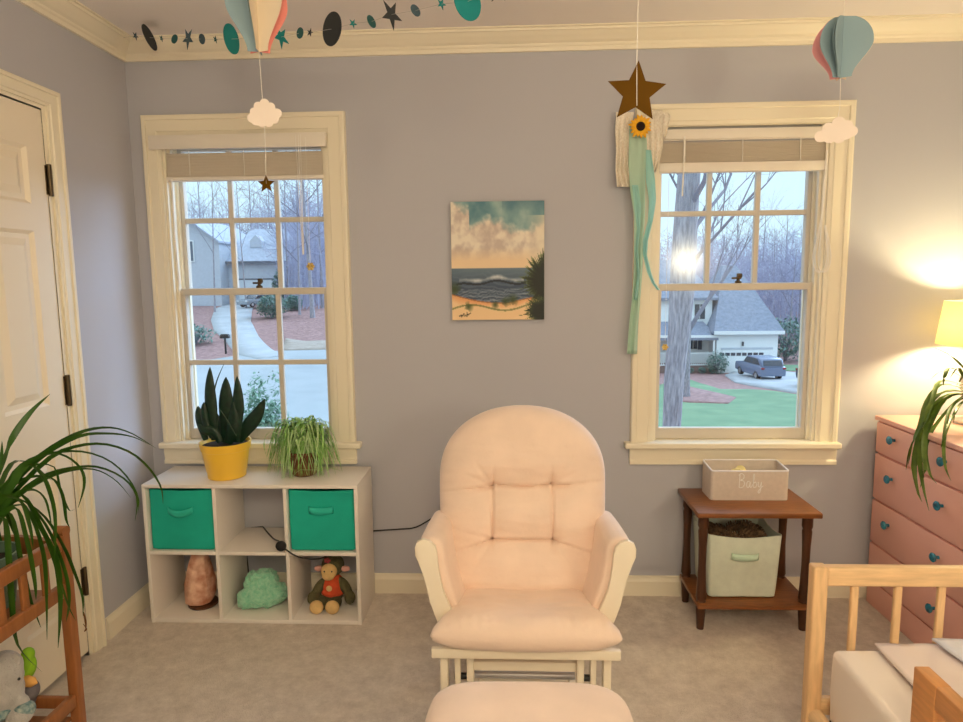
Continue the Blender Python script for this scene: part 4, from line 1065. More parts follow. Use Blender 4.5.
# ------------------------------------------------------------------ hanging balloon mobiles
PB = mat('blue_grey_card', lin((146, 172, 184)), .8, var=.02); PC = mat('cream_card', lin((232, 218, 196)), .8, var=.02); PP = mat('coral_card', lin((238, 150, 140)), .8, var=.02)
PPm = mat('mauve_card', lin((228, 166, 172)), .8, var=.02)
CLOUDM = mat('white_card', lin((246, 232, 222)), .8, var=.02)
def balloon_prof(H, Rm, n=26):
    out = []
    for i in range(n + 1):
        t = i / n                                    # 0 top .. 1 neck
        if t < .46: r = Rm * math.sin(math.acos(max(-1, 1 - t / .46)))
        else:
            q = (t - .46) / .54; s = q * q * (3 - 2 * q); r = Rm * (1 - s) + Rm * .36 * s
        out.append((r, H * (1 - t)))
    return out
def balloon(t, c, H, Rm, pieces, th=.0008):
    """folded card leaves round a vertical axis: (angle a, angle b, material)"""
    pr = balloon_prof(H, Rm)
    for a0, a1, M in pieces:
        bm = nb()
        rows = []
        for r, z in pr:
            row = []
            rr = max(r, .0008)
            row.append(bm.verts.new((c[0] + rr * math.cos(a0), c[1] + rr * math.sin(a0), c[2] + z)))
            row.append(bm.verts.new((c[0] + .0012 * math.cos((a0 + a1) / 2), c[1] + .0012 * math.sin((a0 + a1) / 2), c[2] + z)))
            row.append(bm.verts.new((c[0] + rr * math.cos(a1), c[1] + rr * math.sin(a1), c[2] + z)))
            rows.append(row)
        for A, B in zip(rows, rows[1:]):
            for k in range(2): bm.faces.new((A[k], A[k + 1], B[k + 1], B[k]))
        o = link('balloon_panel', bm, M, t, smooth=False); solid(o, th)
def cloud(t, c, w, yaw=0, lobes=None):
    lobes = lobes or [(-.36, -.05, .14), (-.24, .12, .15), (0, .20, .18), (.24, .12, .15), (.37, -.03, .14), (-.2, -.14, .16), (.05, -.16, .17), (.24, -.13, .14), (0, 0, .26)]
    pts = []
    for k in range(120):
        a = 2 * PI * k / 120; d = Vector((math.cos(a), math.sin(a)))
        best = 0
        for x, z, r in lobes:
            b = d.x * x + d.y * z; q = b * b - (x * x + z * z - r * r)
            if q >= 0: best = max(best, b + math.sqrt(q))
        pts.append((best * d.x * w, best * d.y * w))
    bm = nb(); prism(bm, pts, -.0008, .0008, 'y')
    for v in bm.verts:
        x, y = v.co.x, v.co.y
        v.co = Vector((c[0] + x * math.cos(yaw) - y * math.sin(yaw), c[1] + x * math.sin(yaw) + y * math.cos(yaw), c[2] + v.co.z))
    link('cloud', bm, CLOUDM, t, smooth=False)
def star_pts(R0, r0, rot=0):
    return [((R0 if k % 2 == 0 else r0) * math.sin(rot + k * PI / 5), (R0 if k % 2 == 0 else r0) * math.cos(rot + k * PI / 5)) for k in range(10)]
def card(name, pts, c, yaw, M, t, th=.0008):
    bm = nb(); prism(bm, pts, -th, th, 'y')
    for v in bm.verts:
        x, y = v.co.x, v.co.y
        v.co = Vector((c[0] + x * math.cos(yaw) - y * math.sin(yaw), c[1] + x * math.sin(yaw) + y * math.cos(yaw), c[2] + v.co.z))
    return link(name, bm, M, t, smooth=False)
def string(t, pts, r=.0009):
    bm = nb(); tube(bm, pts, r, 6); link('string', bm, CORDW, t)
# left mobile
yd = -.95
nk = onY(259, 52, yd); tpz = nk.z + .235
ml = thing('balloon_mobile', 'paper balloon mobile in blue, cream and coral hanging near the left window', 'mobile', (nk.x, nk.y, tpz), 'paper hot air balloon mobiles')
wl = (onY(287.5, 10, yd).x - onY(228, 10, yd).x) / 2
view = math.atan2(CAM.y - nk.y, CAM.x - nk.x)
R_ = math.radians
balloon(ml, nk, .235, wl, [(view - R_(95), view - R_(18), PB), (view - R_(14), view + R_(52), PC), (view + R_(56), view + R_(100), PP), (view + R_(104), view + R_(165), PB), (view + R_(169), view + R_(225), PC), (view + R_(229), view + R_(261), PP)])
cl_ = onY(264.3, 114, yd); s_ = onY(266.3, 184, yd)
string(ml, [(nk.x, nk.y, ZC), (nk.x, nk.y, tpz)])
string(ml, [nk, onY(262.5, 101, yd), cl_, onY(265.3, 150, yd), s_])
cloud(ml, cl_, (onY(281, 114, yd).x - onY(248, 114, yd).x) * 1.0, .1, [(-.38, -.12, .13), (-.30, .06, .12), (-.17, .22, .13), (.02, .30, .14), (.20, .20, .13), (.38, .02, .14), (.30, -.16, .12), (.12, -.26, .12), (-.08, -.27, .12), (-.26, -.22, .12), (0, 0, .28)])
rs = (onY(275, 184, yd).x - onY(258, 184, yd).x) / 2 * 1.05
card('star', star_pts(rs, rs * .45), s_, .0, GOLDSTAR, ml)
# right mobile
yd = -.72
nk = onY(840.5, 78, yd); tp = onY(845, 16, yd); Hh = tp.z - nk.z
mr = thing('balloon_mobile', 'blue and mauve paper balloon mobile hanging near the right window', 'mobile', (nk.x, nk.y, tp.z), 'paper hot air balloon mobiles')
wl = (onY(872.5, 40, yd).x - onY(814, 40, yd).x) / 2 * .95
view = math.atan2(CAM.y - nk.y, CAM.x - nk.x)
balloon(mr, nk, Hh, wl, [(view - R_(14), view + R_(86), PB), (view - R_(46), view - R_(18), PB), (view - R_(96), view - R_(50), PPm), (view + R_(92), view + R_(150), PC), (view + R_(154), view + R_(200), PPm), (view + R_(204), view + R_(246), PC)])
cl_ = onY(836, 131, yd)
string(mr, [(nk.x, nk.y, ZC), (nk.x, nk.y, tp.z)]); string(mr, [nk, onY(840, 105, yd), cl_])
cloud(mr, cl_, (onY(856, 131, yd).x - onY(815, 131, yd).x) * 1.0, -.1, [(-.36, -.12, .14), (-.18, .06, .15), (.06, .17, .17), (.25, .10, .15), (.38, -.02, .13), (-.15, -.14, .15), (.08, -.14, .16), (.24, -.08, .14), (0, 0, .22)])
# golden star on its own string
yd = -1.25
c = onY(636.5, 92.5, yd); rr = (onY(666, 92, yd).x - onY(607, 92, yd).x) / 2 / math.sin(R_(72))
hs = thing('hanging_star', 'gold paper star hanging on a string in front of the sunflower ribbons', 'star decoration', (c.x, c.y, ZC))
card('star', star_pts(rr * 1.0, rr * .46, R_(3)), c, .05, GOLDSTAR, hs)
string(hs, [(onY(637, 60, yd).x + .002, yd, ZC), onY(636.8, 64, yd), (c.x + .001, yd - .0015, c.z - rr * .42)])

# ------------------------------------------------------------------ star and dot garland
gar = thing('star_garland', 'garland of grey and teal paper stars and dots hung below the ceiling', 'garland', (-1.0, -.5, ZC))
GD = {'k': mat('charcoal_card', lin((52, 56, 60)), .8), 's': mat('slate_card', lin((70, 92, 104)), .8), 't': mat('teal_card', lin((20, 134, 136)), .8), 'd': mat('dark_teal_card', lin((42, 92, 92)), .8)}
items = [(135.5, 36, 's', 's', 5, 8, .3), (149.5, 37.5, 'd', 'k', 11, 25, -.28), (161.5, 38.5, 's', 'd', 3.5, 6, .2), (174.5, 39, 'd', 'd', 5.5, 9, .3), (188, 38.5, 's', 's', 10, 20, -.4), (202, 39, 'd', 's', 5, 9.5, -.4), (215.5, 39.5, 's', 'd', 4, 7, .1),
         (231.5, 39, 'd', 't', 14.5, 28, -.05), (248, 38.5, 'd', 'd', 5, 9, 0), (281, 37, 's', 't', 15, 22, .6), (300, 33, 'd', 'd', 6.5, 10.5, 0), (310, 32.5, 's', 'k', 6, 8, .4), (332, 29, 'd', 'k', 18.5, 32, 0), (353, 23.5, 's', 't', 8, 9, .4), (371.5, 21.5, 'd', 'd', 8, 12.5, -.25),
         (391.5, 14.5, 's', 'k', 20, 28, .45), (415.5, 10.5, 'd', 's', 9, 12, -.3), (441.5, 4, 's', 't', 9, 11, .3), (467.5, 1.5, 'd', 't', 27, 36, .0), (500, -12, 's', 'k', 22, 28, .2)]
sp = []
for x, y, k, colr, w, h, rot in items:
    Y = -.16 - (x - 135) / 332 * .80
    p = onY(x, y, Y); sp.append(p)
    dep = (p - CAM).dot(Vector((R[0][2], R[1][2], R[2][2])))
    u = dep / F
    yaw = math.acos(min(1, max(.3, w / h))) * (1 if int(x) % 2 else -1) - math.atan2(p.x - CAM.x, p.y - CAM.y)
    if k == 's':
        pts = star_pts(h * u / 2 * 1.05, h * u / 2 * .40, rot); card('star', pts, p, yaw, GD[colr], gar)
    else:
        pts = [(h * u / 2 * math.cos(2 * PI * q / 40), h * u / 2 * math.sin(2 * PI * q / 40)) for q in range(40)]
        o = card('dot', pts, p, yaw, GD[colr], gar)
        if abs(rot) > .2:
            mt = Matrix.Translation(p) @ Matrix.Rotation(rot, 4, 'Y') @ Matrix.Translation(-p)
            o.data.transform(mt)
e = onY(540, -30, -1.2); sp = [Vector((-1.57, -.09, 2.39))] + sp + [Vector((e.x, e.y, ZC))]
bm = nb(); tube(bm, sp, .0006, 5); link('string', bm, mat('grey_thread', (.5, .48, .46), .8), gar)

# ------------------------------------------------------------------ sunflower and ribbon hanging
rb = thing('ribbon_hanging', 'sunflower with lace and teal ribbons hanging on the right window casing', 'wall hanging', (.53, -.05, 2.02))
LACE = mat('cream_lace', lin((248, 242, 230)), .9, c2=lin((228, 218, 202)), vscale=130, bump=.5, bscale=160)
TEALR = translucent_mat('seafoam_ribbon', lin((208, 234, 218)), .35)
AQUAR = translucent_mat('aqua_ribbon', lin((184, 232, 228)), .35)
def cloth_strip(name, rows, M, y0, amp, fr, ph=0, nv=24):
    """rows: (left x px, right x px, y px) down the strip"""
    bm = nb()
    def fn(u, v):
        t = v * (len(rows) - 1); k = min(int(t), len(rows) - 2); f = t - k
        a, b2 = rows[k], rows[k + 1]
        xl, xr, yy = (a[q] + (b2[q] - a[q]) * f for q in range(3))
        dy = amp * math.sin(u * fr + ph + v * 2.2) * (.35 + .65 * v) + amp * .5 * noise.noise(Vector((u * 4, v * 6, ph)))
        return onY(xl + (xr - xl) * u, yy, y0 - abs(amp) - dy)
    grid_surface(bm, fn, 24, nv); o = link(name, bm, M, rb, auto=80); solid(o, .001); return o
cloth_strip('lace_panel', [(616, 634, 112), (615, 631, 130), (616, 630, 150), (615.5, 629.5, 170), (617, 637, 187)], LACE, -.030, .012, 22)
cloth_strip('lace_panel', [(646, 663, 110), (645, 662, 128), (647, 663, 146), (648, 660, 160), (651, 656, 172)], LACE, -.034, .010, 18, 1)
cloth_strip('lace_bow', [(655, 662, 118), (656, 668, 112), (660, 671, 116), (660, 668, 128), (662, 666, 137)], LACE, -.040, .008, 10, 2, 14)
cloth_strip('ribbon', [(629, 646, 126), (629, 647, 145), (628.5, 646, 165), (630, 645, 190), (634, 645, 215), (634, 643, 240), (634, 642.5, 265), (633, 641, 290), (629, 638, 325), (627, 637, 354)], TEALR, -.042, .010, 7, .5, 60)
cloth_strip('ribbon', [(646, 651, 150), (646, 655, 180), (649, 656, 200), (648, 653, 220), (643, 648, 240), (643, 647, 255), (647, 651, 272), (652, 655, 283), (657, 660, 290)], AQUAR, -.052, .008, 5, 2, 50)
cloth_strip('ribbon', [(632, 638, 185), (634, 641, 205), (637, 640, 228), (635, 638, 250), (637, 640, 275), (634, 637, 300)], AQUAR, -.056, .006, 5, 3, 40)
cf = onY(640.5, 126.5, -.085)
bm = nb()
for k in range(17):
    a_ = 2 * PI * k / 17; L0 = .041 + .004 * (k % 3)
    d = Vector((math.cos(a_), 0, math.sin(a_))); s = Vector((-math.sin(a_), 0, math.cos(a_)))
    strap(bm, [cf + d * .012, cf + d * (L0 * .6) + Vector((0, -.006, 0)), cf + d * L0 + Vector((0, .002, 0))], .015, n=6, fold=.2, tip=.1, side=s)
o = link('petals', bm, mat('sunflower_yellow', lin((240, 178, 40)), .7, var=.1, vscale=60), rb); solid(o, .001)
bm = nb(); ball(bm, cf + Vector((0, -.004, 0)), (.018, .009, .018)); link('flower_center', bm, mat('dark_seed_brown', lin((40, 22, 12)), .9, bump=.8, bscale=260), rb)
bm = nb(); tube(bm, [cf + Vector((0, .01, 0)), (cf.x, -.02, cf.z), (cf.x + .02, -.024, cf.z + .02)], .002, 6); link('hook', bm, BRONZE, rb)

# ------------------------------------------------------------------ outside
def sstep(a, b, x): t = max(0, min(1, (x - a) / (b - a))); return t * t * (3 - 2 * t)
def h_left(d):
    if d < 34: return -3.3
    return -3.3 + 2.1 * sstep(34, 66, d) + .02 * max(0, d - 60)
def h_right(d):
    return -2.9 - .0654 * min(d, 58) + .25 * max(0, d - 66) * .35
def H(x, y):
    d = y + 2.8
    t = sstep(-.16, .12, x / max(d, .5))
    return h_left(d) * (1 - t) + h_right(d) * t + .04 * noise.noise(Vector((x * .3, y * .3, 0)))
def G(x, y, lift=0.):
    """point on the ground seen at a place of the view"""
    r = ray(x, y); t = 3.0; p = CAM + r * .001
    r = r / r.y
    while t < 150:
        p = CAM + r * t
        if p.z < H(p.x, p.y) + lift: break
        t += .1
    p.z = H(p.x, p.y) + lift
    return p
def inpoly(x, y, poly):
    c = False; n = len(poly)
    for i in range(n):
        (x1, y1), (x2, y2) = poly[i], poly[(i + 1) % n]
        if (y1 > y) != (y2 > y) and x < (x2 - x1) * (y - y1) / (y2 - y1) + x1: c = not c
    return c
GRASS = mat('winter_lawn', (.12, .22, .12), .95, c2=(.18, .29, .16), vscale=.8, bump=.4, bscale=30)
MULCH = mat('pine_straw_ground', (.20, .11, .10), .95, c2=(.38, .23, .22), vscale=3.5, bump=.5, bscale=20)
CONC = mat('pale_driveway', (.32, .34, .36), .6, c2=(.42, .44, .46), vscale=.6)
ROAD = mat('wet_road', (.30, .33, .35), .5, c2=(.36, .39, .41), vscale=.5)
VERGE = mat('pale_verge', (.30, .25, .21), .9, c2=(.40, .34, .29), vscale=2)
def gstruct(o): return struct(o)
bm = nb()
NX, NY = 70, 60
grid_surface(bm, lambda u, v: (lambda y: (lambda x: Vector((x, y, H(x, y))))((u - .5) * (14 + 2.1 * (y + 4))))(1.2 + 120 * v ** 1.5), NX, NY)
gstruct(link('ground', bm, MULCH))
def patch(name, pix, m_, lift, n=5):
    """a ground-hugging paved or planted area, with its own thickness"""
    P = [G(x, y) for x, y in pix]
    out = []
    for a, b in zip(P, P[1:] + P[:1]):
        for q in range(n): out.append(a + (b - a) * q / n)
    bm = nb(); vs = [bm.verts.new((p.x, p.y, 0)) for p in out]; f = bm.faces.new(vs)
    bmesh.ops.triangulate(bm, faces=[f])
    for _ in range(4):
        L = [e for e in bm.edges if e.calc_length() > 1.4]
        if not L: break
        bmesh.ops.subdivide_edges(bm, edges=L, cuts=1); bmesh.ops.triangulate(bm, faces=bm.faces[:])
    for v in bm.verts: v.co.z = H(v.co.x, v.co.y) + lift
    bm.normal_update()
    o = link(name, bm, m_); up = sum(f.normal.z for f in o.data.polygons) > 0; solid(o, .25, -1 if up else 1); return gstruct(o)
patch('road', [(120, 368), (200, 362), (262, 352), (300, 351), (345, 350), (380, 356), (400, 440), (300, 450), (150, 450)], ROAD, .05)
patch('driveway', [(236, 301), (256, 301), (252, 312), (251, 322), (259, 338), (271, 350), (283, 357), (258, 360), (236, 355), (226, 342), (214, 331), (211, 321), (215, 310)], CONC, .09)
patch('grass_verge', [(286, 339), (305, 342), (345, 341), (360, 349), (300, 351), (280, 351)], VERGE, .07)
patch('lawn', [(683, 378), (700, 384), (720, 390), (748, 390), (775, 392), (802, 396), (830, 398), (900, 470), (600, 470), (640, 392)], GRASS, .06)
patch('driveway', [(725, 376), (735, 372), (780, 372), (800, 374), (830, 382), (830, 392), (805, 395), (780, 391), (750, 386), (735, 383)], CONC, .10)
patch('grass_strip', [(778, 365), (830, 366), (830, 372), (780, 371)], GRASS, .05)
patch('mulch_bed', [(674, 389), (690, 388), (712, 393), (736, 399), (728, 405), (690, 404), (672, 402)], MULCH, .10)

SIDING = mat('white_siding', (.80, .84, .84), .7); SIDING2 = mat('pale_grey_siding', (.50, .54, .60), .7, var=.05, vscale=3)
ROOF = mat('grey_shingle_roof', (.24, .27, .34), .9, var=.15, vscale=4); ROOF2 = mat('weathered_shingle_roof', (.42, .46, .54), .9, var=.12, vscale=3)
DARKG = mat('dark_window_glass', (.03, .04, .06), .15, spec=.8); BRICKM = mat('brick_foundation', (.22, .15, .13), .9, var=.2, vscale=6)
SHUT = mat('dark_blue_shutter', (.06, .08, .12), .6)
# ---- house with the garage, seen through the right window
hg = onY(748, 374, 53.0)
hz = H(hg.x, 53)
hs_ = thing('house', 'white house with double garage beyond the lawn in the right window', 'house', (hg.x, 53, hz))
YH = 53.0
def hx(x): return onY(x, 350, YH).x
def hzz(y): return onY(745, y, YH).z
def hpart(name, m_, fn, par=hs_):
    bm = nb(); fn(bm); return link(name, bm, m_, par, smooth=False)
xa, xb, xp = hx(716.5), hx(777.5), hx(684)
ze = hzz(331); zg = hzz(372.5)
hpart('garage_wall', SIDING, lambda bm: box(bm, xa, xb, YH, YH + 11, hz - .4, ze))
def hip(bm, x0, x1, y0, y1, z0, z1, inx, iny):
    b = [bm.verts.new(p) for p in ((x0, y0, z0), (x1, y0, z0), (x1, y1, z0), (x0, y1, z0))]
    t = [bm.verts.new(p) for p in ((x0 + inx, y0 + iny, z1), (x1 - inx, y0 + iny, z1), (x1 - inx, y1 - iny, z1), (x0 + inx, y1 - iny, z1))]
    l = [bm.verts.new((v.co.x, v.co.y, z0 - .22)) for v in b]
    bm.faces.new(t); bm.faces.new(l)
    for i in range(4):
        bm.faces.new((b[i], b[(i + 1) % 4], t[(i + 1) % 4], t[i])); bm.faces.new((l[i], l[(i + 1) % 4], b[(i + 1) % 4], b[i]))
hpart('roof', ROOF, lambda bm: hip(bm, hx(712), xb + .35, YH - .45, YH + 11.4, ze, ze + 5.6, 2.3, 5.6))
hpart('fascia', SIDING, lambda bm: box(bm, hx(712), xb + .37, YH - .47, YH - .40, ze - .26, ze + .03))
gd = hpart('garage_door', SIDING, lambda bm: box(bm, hx(722.5), hx(770.5), YH - .06, YH + .1, hz - .3, hzz(349.5)))
hpart('garage_door_trim', SIDING2, lambda bm: box(bm, hx(721), hx(772.5), YH - .09, YH - .01, hzz(349.3), hzz(347.5)))
for k in range(8):
    x0 = hx(719.5 + 5.62 * k); hpart('garage_pane', DARKG, lambda bm: box(bm, x0, x0 + .37, YH - .085, YH - .05, hzz(355.6), hzz(352.6)), gd)
hpart('wall_lantern', DARKG, lambda bm: box(bm, hx(741.3), hx(743), YH - .2, YH, hzz(346), hzz(341.5), .04))
hpart('house_wall', SIDING, lambda bm: box(bm, hx(640), xa + .2, YH + 2.2, YH + 10, hz - .4, hzz(298)))
hpart('roof', ROOF, lambda bm: hip(bm, hx(636), xa + .6, YH + 1.7, YH + 10.5, hzz(298), hzz(298) + 3.4, 2.2, 4.2))
def porch_roof(bm):
    v = [bm.verts.new(p) for p in ((hx(640), YH - .1, hzz(337)), (xa + .1, YH - .1, hzz(337)), (xa - .6, YH + 2.3, hzz(322)), (hx(640), YH + 2.3, hzz(322)), (hx(640), YH - .1, hzz(340)), (xa + .1, YH - .1, hzz(340)), (xa - .6, YH + 2.3, hzz(340)), (hx(640), YH + 2.3, hzz(340)))]
    for f in ((0, 1, 2, 3), (4, 7, 6, 5), (0, 4, 5, 1), (1, 5, 6, 2), (2, 6, 7, 3), (3, 7, 4, 0)): bm.faces.new([v[i] for i in f])
hpart('porch_roof', ROOF, porch_roof)
hpart('porch_beam', SIDING, lambda bm: box(bm, hx(640), xa + .1, YH - .12, YH + .02, hzz(337.4), hzz(335)))
hpart('porch_floor', BRICKM, lambda bm: box(bm, hx(640), xa - .05, YH, YH + 2.2, hz - .4, hzz(366)))
for xx in (686.5, 713.8): hpart('porch_post', SIDING, lambda bm: box(bm, hx(xx) - .07, hx(xx) + .07, YH - .04, YH + .10, hzz(366.2), hzz(337)))
hpart('porch_rail', SIDING, lambda bm: (box(bm, hx(660), xa - .3, YH, YH + .06, hzz(353.5), hzz(352.6)), box(bm, hx(660), xa - .3, YH, YH + .06, hzz(365.2), hzz(364.2)),
      *[box(bm, hx(662 + 2.0 * k) - .025, hx(662 + 2.0 * k) + .025, YH + .01, YH + .05, hzz(365), hzz(352.8)) for k in range(26)]))
def hwin(x0, x1, y0, y1, yy, shut=True):
    f = hpart('window', SIDING, lambda bm: box(bm, hx(x0), hx(x1), yy - .06, yy, hzz(y1), hzz(y0)))
    xm = (x0 + x1) / 2
    for a, b in ((x0 + .6, xm - .35), (xm + .35, x1 - .6)): hpart('pane', DARKG, lambda bm: box(bm, hx(a), hx(b), yy - .08, yy - .04, hzz(y1 - .8), hzz(y0 + .8)), f)
    if shut:
        for a, b in ((x0 - 4.2, x0 - .2), (x1 + .2, x1 + 4.2)): hpart('shutter', SHUT, lambda bm: box(bm, hx(a), hx(b), yy - .07, yy, hzz(y1), hzz(y0)))
hwin(695, 705, 339, 352, YH + 2.2); hwin(700, 712, 304, 321, YH + 2.2, False)

# ---- grey house at the top of the left driveway
YL = 70.0
def lx_(x): return onY(x, 270, YL).x
def lz_(y): return onY(240, y, YL).z
hc = onY(240, 290, YL); lb = H(hc.x, YL) - .6
hl = thing('house', 'pale grey house with shingled roofs up the driveway in the left window', 'house', (hc.x, YL, lb))
def lpart(name, m_, fn, par=hl):
    bm = nb(); fn(bm); return link(name, bm, m_, par, smooth=False)
lpart('garage_wall', SIDING2, lambda bm: box(bm, lx_(226), lx_(284), YL, YL + 9, lb, lz_(263)))
def gable_x(bm, x0, x1, y0, y1, z0, z1, slope_in=0):
    ym = (y0 + y1) / 2; v = [bm.verts.new(p) for p in ((x0, y0, z0), (x1, y0, z0), (x1, y1, z0), (x0, y1, z0), (x0 + slope_in, ym, z1), (x1 - slope_in, ym, z1))]
    w_ = [bm.verts.new((q.co.x, q.co.y, z0 - .25)) for q in v[:4]]
    for f in ((0, 1, 5, 4), (2, 3, 4, 5), (1, 2, 5), (3, 0, 4)): bm.faces.new([v[i] for i in f])
    for i in range(4): bm.faces.new((w_[i], w_[(i + 1) % 4], v[(i + 1) % 4], v[i]))
    bm.faces.new(w_)
lpart('garage_roof', ROOF2, lambda bm: gable_x(bm, lx_(224), lx_(288), YL - .5, YL + 9.5, lz_(262), lz_(226), 1.6))
lpart('fascia', mat('dark_gutter', (.14, .15, .18), .6), lambda bm: box(bm, lx_(223), lx_(288.5), YL - .62, YL - .5, lz_(263.6), lz_(261.4)))
lpart('garage_door', mat('pale_garage_door', (.64, .68, .72), .6), lambda bm: box(bm, lx_(238), lx_(273), YL - .06, YL + .05, lb, lz_(280)))
lpart('door_lintel', mat('dark_gutter', (.14, .15, .18), .6), lambda bm: box(bm, lx_(237), lx_(274), YL - .1, YL + .02, lz_(280), lz_(278.6)))
lpart('house_wall', SIDING2, lambda bm: prism(bm, [(lx_(170), lb), (lx_(228), lb), (lx_(228), lz_(243)), (lx_(199), lz_(222)), (lx_(170), lz_(243))], YL - 2.0, YL + 10, 'y'))
def lroof(bm):
    for sgn, x0, x1 in ((1, 168, 199), (-1, 230, 199)):
        P = [(lx_(x0), lz_(244)), (lx_(x1), lz_(220.5)), (lx_(x1), lz_(218.6)), (lx_(x0), lz_(242))]
        prism(bm, P, YL - 2.5, YL + 10.5, 'y')
lpart('house_roof', ROOF2, lroof)
f = lpart('window', SIDING, lambda bm: box(bm, lx_(191), lx_(204), YL - 2.1, YL - 2, lz_(262), lz_(241)))
lpart('pane', mat('grey_window_glass', (.12, .14, .18), .2), lambda bm: box(bm, lx_(192), lx_(203), YL - 2.14, YL - 2.08, lz_(261), lz_(242)), f)
f = lpart('dormer', SIDING2, lambda bm: prism(bm, [(lx_(246), lz_(247)), (lx_(258), lz_(247)), (lx_(258), lz_(240)), (lx_(252), lz_(234)), (lx_(246), lz_(240))], YL + 1.5, YL + 4, 'y'))

# ---- cars
def wheel(t, c, r, w_, axis):
    bm = nb(); lathe(bm, [(r * .55, -w_ / 2), (r * .95, -w_ / 2), (r, -w_ / 4), (r, w_ / 4), (r * .95, w_ / 2), (r * .55, w_ / 2)], c, 20, axis=axis); o = link('wheel', bm, BLACKP, t)
    bm = nb(); lathe(bm, [(r * .2, -w_ / 2 - .01), (r * .58, -w_ / 2 - .005), (r * .58, w_ / 2 + .005), (r * .2, w_ / 2 + .01)], c, 14, axis=axis); link('hubcap', bm, mat('alloy_hub', (.5, .5, .52), .3, metal=.7), o)
def car(label, loc, heading, M):
    t = thing('car', label, 'car', (0, 0, 0))
    W, L = 1.86, 4.65
    body = [(-2.3, .38), (-2.32, .75), (-2.22, .98), (-1.25, 1.08), (1.9, 1.10), (2.28, 1.0), (2.33, .62), (2.28, .36), (1.85, .30), (1.78, .52), (1.55, .70), (1.28, .70), (1.05, .52), (.98, .28), (-.98, .28), (-1.05, .52), (-1.28, .70), (-1.55, .70), (-1.78, .52), (-1.85, .32)]
    bm = nb(); prism(bm, body, -W / 2, W / 2, 'y', .07); link('body', bm, M, t, auto=50)
    cab = [(-1.15, 1.05), (-.45, 1.60), (-.1, 1.67), (1.5, 1.64), (1.95, 1.55), (2.18, 1.05)]
    bm = nb(); prism(bm, cab, -W / 2 + .10, W / 2 - .10, 'y', .08); link('cabin', bm, M, t, auto=50)
    side = [(-.90, 1.12), (-.38, 1.53), (.45, 1.57), (.45, 1.12)]; side2 = [(.53, 1.12), (.53, 1.57), (1.42, 1.55), (1.85, 1.14)]
    for s in (-1, 1):
        y = s * (W / 2 - .10)
        for q in (side, side2):
            bm = nb(); prism(bm, q, y - .015, y + .015, 'y'); link('side_window', bm, DARKG, t, smooth=False)
    bm = nb(); v = [bm.verts.new(p) for p in ((2.185, -.72, 1.12), (2.185, .72, 1.12), (2.02, .66, 1.50), (2.02, -.66, 1.50))]; bm.faces.new(v); o = link('rear_window', bm, DARKG, t, smooth=False); solid(o, .03)
    bm = nb(); v = [bm.verts.new(p) for p in ((-1.10, -.72, 1.12), (-1.10, .72, 1.12), (-.52, .66, 1.56), (-.52, -.66, 1.56))]; bm.faces.new(v); o = link('windshield', bm, DARKG, t, smooth=False); solid(o, .03)
    for s in (-1, 1):
        bm = nb(); box(bm, 2.26, 2.34, s * .80 - .12, s * .80 + .12, .86, 1.0, .02); link('tail_light', bm, mat('red_lens', (.30, .02, .02), .2), t)
        bm = nb(); box(bm, -2.33, -2.22, s * .72 - .16, s * .72 + .16, .78, .9, .02); link('headlight', bm, mat('clear_lens', (.7, .72, .75), .15), t)
        for x in (-1.42, 1.42): wheel(t, (x, s * .80, .34), .34, .24, 'y')
    t.location = loc; t.rotation_euler[2] = heading
    return t
BLUEGREY = mat('steel_blue_paint', (.16, .20, .30), .25, spec=.7); SILVER = mat('silver_paint', (.24, .27, .31), .25, spec=.7); DARKP = mat('dark_car_paint', (.05, .05, .06), .25, spec=.7)
p = G(759, 377, .1); car('steel-blue sport utility car parked on the driveway before the garage', p + Vector((0, 0, .02)), R_(-86), BLUEGREY)
p = G(801, 386, .1); car('dark car cut off by the right window frame on the driveway', p + Vector((2.3, 0, .02)), R_(170), DARKP)
p = G(256, 307, .09); car('silver car parked at the top of the left driveway', p + Vector((0, 0, .02)), R_(66), SILVER).scale = (.8, .8, .76)
# mailbox
p = G(226, 354)
mb = thing('mailbox', 'black mailbox on a post beside the driveway in the left window', 'mailbox', p)
bm = nb(); box(bm, p.x - .05, p.x + .05, p.y - .05, p.y + .05, p.z - .1, p.z + 1.0, .01); link('post', bm, BLACKP, mb)
bm = nb(); zz = p.z + 1.0; prism(bm, [(p.x - .3, zz), (p.x + .3, zz), (p.x + .3, zz + .16), (p.x + .2, zz + .27), (p.x - .2, zz + .27), (p.x - .3, zz + .16)], p.y - .14, p.y + .14, 'y', .02); link('box', bm, BLACKP, mb)

